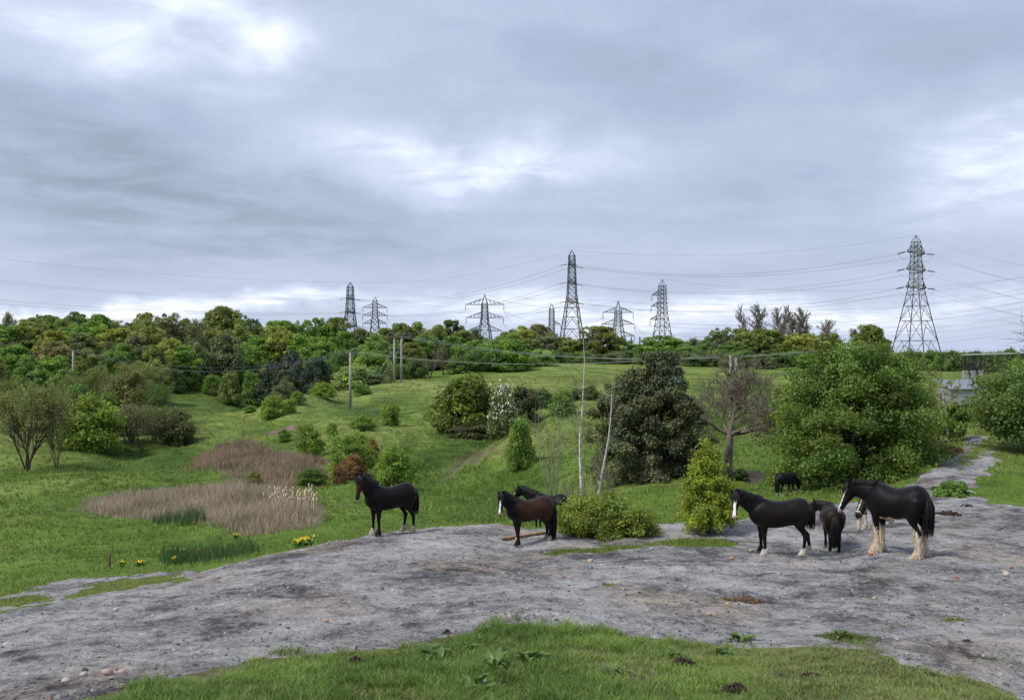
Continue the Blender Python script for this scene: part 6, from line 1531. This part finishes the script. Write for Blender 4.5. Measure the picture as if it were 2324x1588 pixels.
# dock plants and other leafy weeds
def dock_leaf(L, W, seed):
    rg = np.random.default_rng(seed); V = []; Fc = []; n = 7
    for i in range(n):
        t = i / (n - 1); w_ = W * (0.10 + math.sin(min(1, t * 1.08) * math.pi) ** 0.7) * 0.5 * (1 if t < 0.98 else 0.1)
        zc = L * (0.75 * t - 0.55 * t * t); xc = L * (0.62 * t + 0.28 * t * t); e = 0.06 * W * math.sin(i * 2.1)
        V += [(xc, -w_, zc + 0.28 * w_ + e), (xc, 0, zc), (xc, w_, zc + 0.28 * w_ - e)]
    for i in range(n - 1):
        for j in range(2): Fc.append((i * 3 + j, i * 3 + j + 1, i * 3 + 4 + j, i * 3 + 3 + j))
    return new_mesh('leaf', np.array(V), Fc, M['dockleaf'], True)
def dock_material():
    m, w = new_mat('dock_leaf'); oc = w.n('ShaderNodeTexCoord').outputs['Object']; n = w.noise(oc, 9, 4, 0.6); oi = w.n('ShaderNodeObjectInfo').outputs['Random']
    c = w.ramp(n, [(0.3, (0.060, 0.125, 0.020)), (0.65, (0.135, 0.220, 0.044))]); c = w.mix(w.mr(oi, 0.75, 1.0, 0, 0.6), c, (0.20, 0.20, 0.05))
    bs = w.n('ShaderNodeBsdfPrincipled', i_Base_Color=c, i_Roughness=0.45); tr = w.n('ShaderNodeBsdfTranslucent', i_0=c)
    mx = w.n('ShaderNodeMixShader', i_0=0.25); w.link(bs.outputs[0], mx.inputs[1]); w.link(tr.outputs[0], mx.inputs[2]); finish(w, mx.outputs[0]); return m
M['dockleaf'] = dock_material()
DL = [dock_leaf(0.20, 0.060, 1), dock_leaf(0.16, 0.060, 2), dock_leaf(0.23, 0.055, 3)]
def dock(label, px, py, n, size, seed):
    rr = random.Random(seed); x, y = on_ground(px, py); t = thing('dock_plant', label, 'plant', (x, y, float(ground(x, y)) + 0.0), rr.random() * 6)
    for i in range(n):
        o = link('leaf', DL[i % 3], t); o.rotation_euler = (rr.uniform(-.2, .2), rr.uniform(-0.6, 0.1), i * 2.4 + rr.uniform(-.4, .4)); s = size * 1.15 * rr.uniform(0.7, 1.15); o.scale = (s,) * 3
        o.location = (rr.uniform(-.1, .1) * size, rr.uniform(-.1, .1) * size, 0.0)
dock('biggest broad-leaved dock plant in the near turf', 1110, 1518, 28, 1.15, 1)
dock('broad-leaved dock half hidden behind the earth crumbs', 1205, 1500, 20, 1.0, 2)
dock('dock plant between the earth heap and the turf rim', 985, 1492, 17, 1.0, 3)
dock('low dock leaves in front of the biggest dock plant', 1085, 1566, 14, 0.9, 4)
dock('dock growing at the rim of the turf near the dry tuft', 1680, 1452, 17, 0.95, 5)
dock('pale leafy weed in the middle of the turf', 1525, 1490, 14, 0.85, 6)
dock('leafy weed behind the wide earth mound', 1640, 1488, 16, 0.9, 7)
dock('bright green weed at the bare end of the turf', 1912, 1446, 20, 0.8, 8)
dock('small dock beside the dark earth mound at the rim', 1060, 1470, 11, 0.7, 9)
dock('dark leafy weed in the near turf, away from any mound', 1395, 1528, 16, 0.9, 10)
dock('single weed rosette on the slope above the spoil edge', 1145, 1160, 12, 1.6, 11)

# marsh marigolds
def marigolds():
    yel = plain_material('yellow_petal', (0.75, 0.52, 0.02), 0.5, 0.2, 0, 0.1); rg = np.random.default_rng(131)
    for i, (px, py, w, lab) in enumerate([(400, 1258, 30, 'yellow marsh marigolds beside the iris bed'), (395, 1280, 14, 'small bright marigold clump at the end of the iris bed'), (318, 1288, 18, 'yellow marigolds between the post and the iris bed'), (278, 1290, 10, 'few yellow marigolds beside the thin post'), (684, 1253, 30, 'yellow marigolds on the rim of the spoil bank'), (535, 1222, 10, 'yellow marigold speck in the marsh below the reeds'), (448, 1262, 10, 'yellow flag blooms inside the iris bed')]):
        x, y = on_ground(px, py, 26); W = w / F * y; z = float(ground(x, y)); t = thing('marigold_clump', lab, 'flowers', (x, y, z))
        n = int(30 + w * 4); P = np.stack([rg.normal(size=n) * W * 0.33, rg.normal(size=n) * W * 0.25, 0.05 + 0.15 * rg.random(n)], 1); P[:, 2] += ground(P[:, 0] + x, P[:, 1] + y) - z
        V, Fq = leaf_faces(P, rg.normal(size=(n, 3)) * 0.5 + [0, 0, 1], np.full(n, 0.10), rg, 1.1); c = link('leaves', new_mesh('leaves', V, Fq, M['leaf'], False, {'tint': np.ones((len(V), 3))}), t); c.color = (0.05, 0.10, 0.02, 1)
        m = int(14 + w * 2.0); P = P[rg.choice(n, m)] + [0, 0, 0.08]; V, Fq = leaf_faces(P, rg.normal(size=(m, 3)) * 0.4 + [0, -0.5, 1], np.full(m, 0.055), rg, 1.0); link('flowers', new_mesh('flowers', V, Fq, yel, False), t)
marigolds()

# odds and ends
def oddments():
    x0, y0 = on_ground(1137, 1221); x1, y1 = on_ground(1236, 1209); mb = MB(); c = Vector(((x0 + x1) / 2, (y0 + y1) / 2, 0)); g = float(ground(c.x, c.y)); d = Vector((x1 - x0, y1 - y0, 0))
    mb.box((0, 0, 0.05), d.length, 0.12, 0.07, math.atan2(d.y, d.x)); mb.build('plank', bark_material('plank_timber', (0.20, 0.12, 0.075), (0.40, 0.26, 0.17), 7.0), None, False, (c.x, c.y, g), label='weathered timber plank lying behind the legs of the bay horse', category='plank')
    x, y = on_ground(249, 1291, 26); mb = MB(); H = 40 / F * y; mb.tube([(0, 0, -0.3), (0.0, 0, H * 0.5), (0.02, 0, H)], [0.045, 0.042, 0.036], 7); mb.build('fence_post', M['postwood'], None, True, (x, y, float(ground(x, y))), label='lone thin wooden post at the marsh edge', category='post')
    def stick(pts, r, lab, mat='postwood'):
        w = [on_ground(px, py) for px, py in pts]; z = [float(ground(a, b)) + r * 0.8 for a, b in w]; mb = MB(); o = Vector((w[0][0], w[0][1], z[0]))
        mb.tube([Vector((a, b, c_)) - o for (a, b), c_ in zip(w, z)], [r, r * 0.9, r * 0.6][:len(w)] if len(w) <= 3 else r, 6); mb.build('stick', M[mat], None, True, o, label=lab, category='stick')
    stick([(1968, 1494), (1990, 1499), (2012, 1505)], 0.028, 'dark thick stick lying at the edge of the thin turf')
    stick([(1952, 1357), (1966, 1354), (1984, 1353)], 0.016, 'pale thin stick on the spoil in front of the draught horse', 'palebark')
    stick([(2262, 1207), (2280, 1196), (2290, 1192)], 0.014, 'thin forked twig lying on the spoil bank', 'twig')
    stick([(1715, 1310), (1735, 1306), (1760, 1305)], 0.010, 'thin grey twig on the dust below the black horse', 'twig')
    x, y = on_ground(551, 988, 40); mb = MB(); H = 22 / F * y; mb.tube([(0, 0, -0.1), (0.05, 0, H * 0.5), (0.02, 0, H)], [0.06, 0.05, 0.03], 5); mb.tube([(0.04, 0, H * 0.45), (-0.25, 0.1, H * 0.7)], [0.03, 0.015], 4); mb.build('dead_stump', M['bark'], None, True, (x, y, float(ground(x, y))), label='thin dead stump standing alone on the lower slope', category='stump')
oddments()
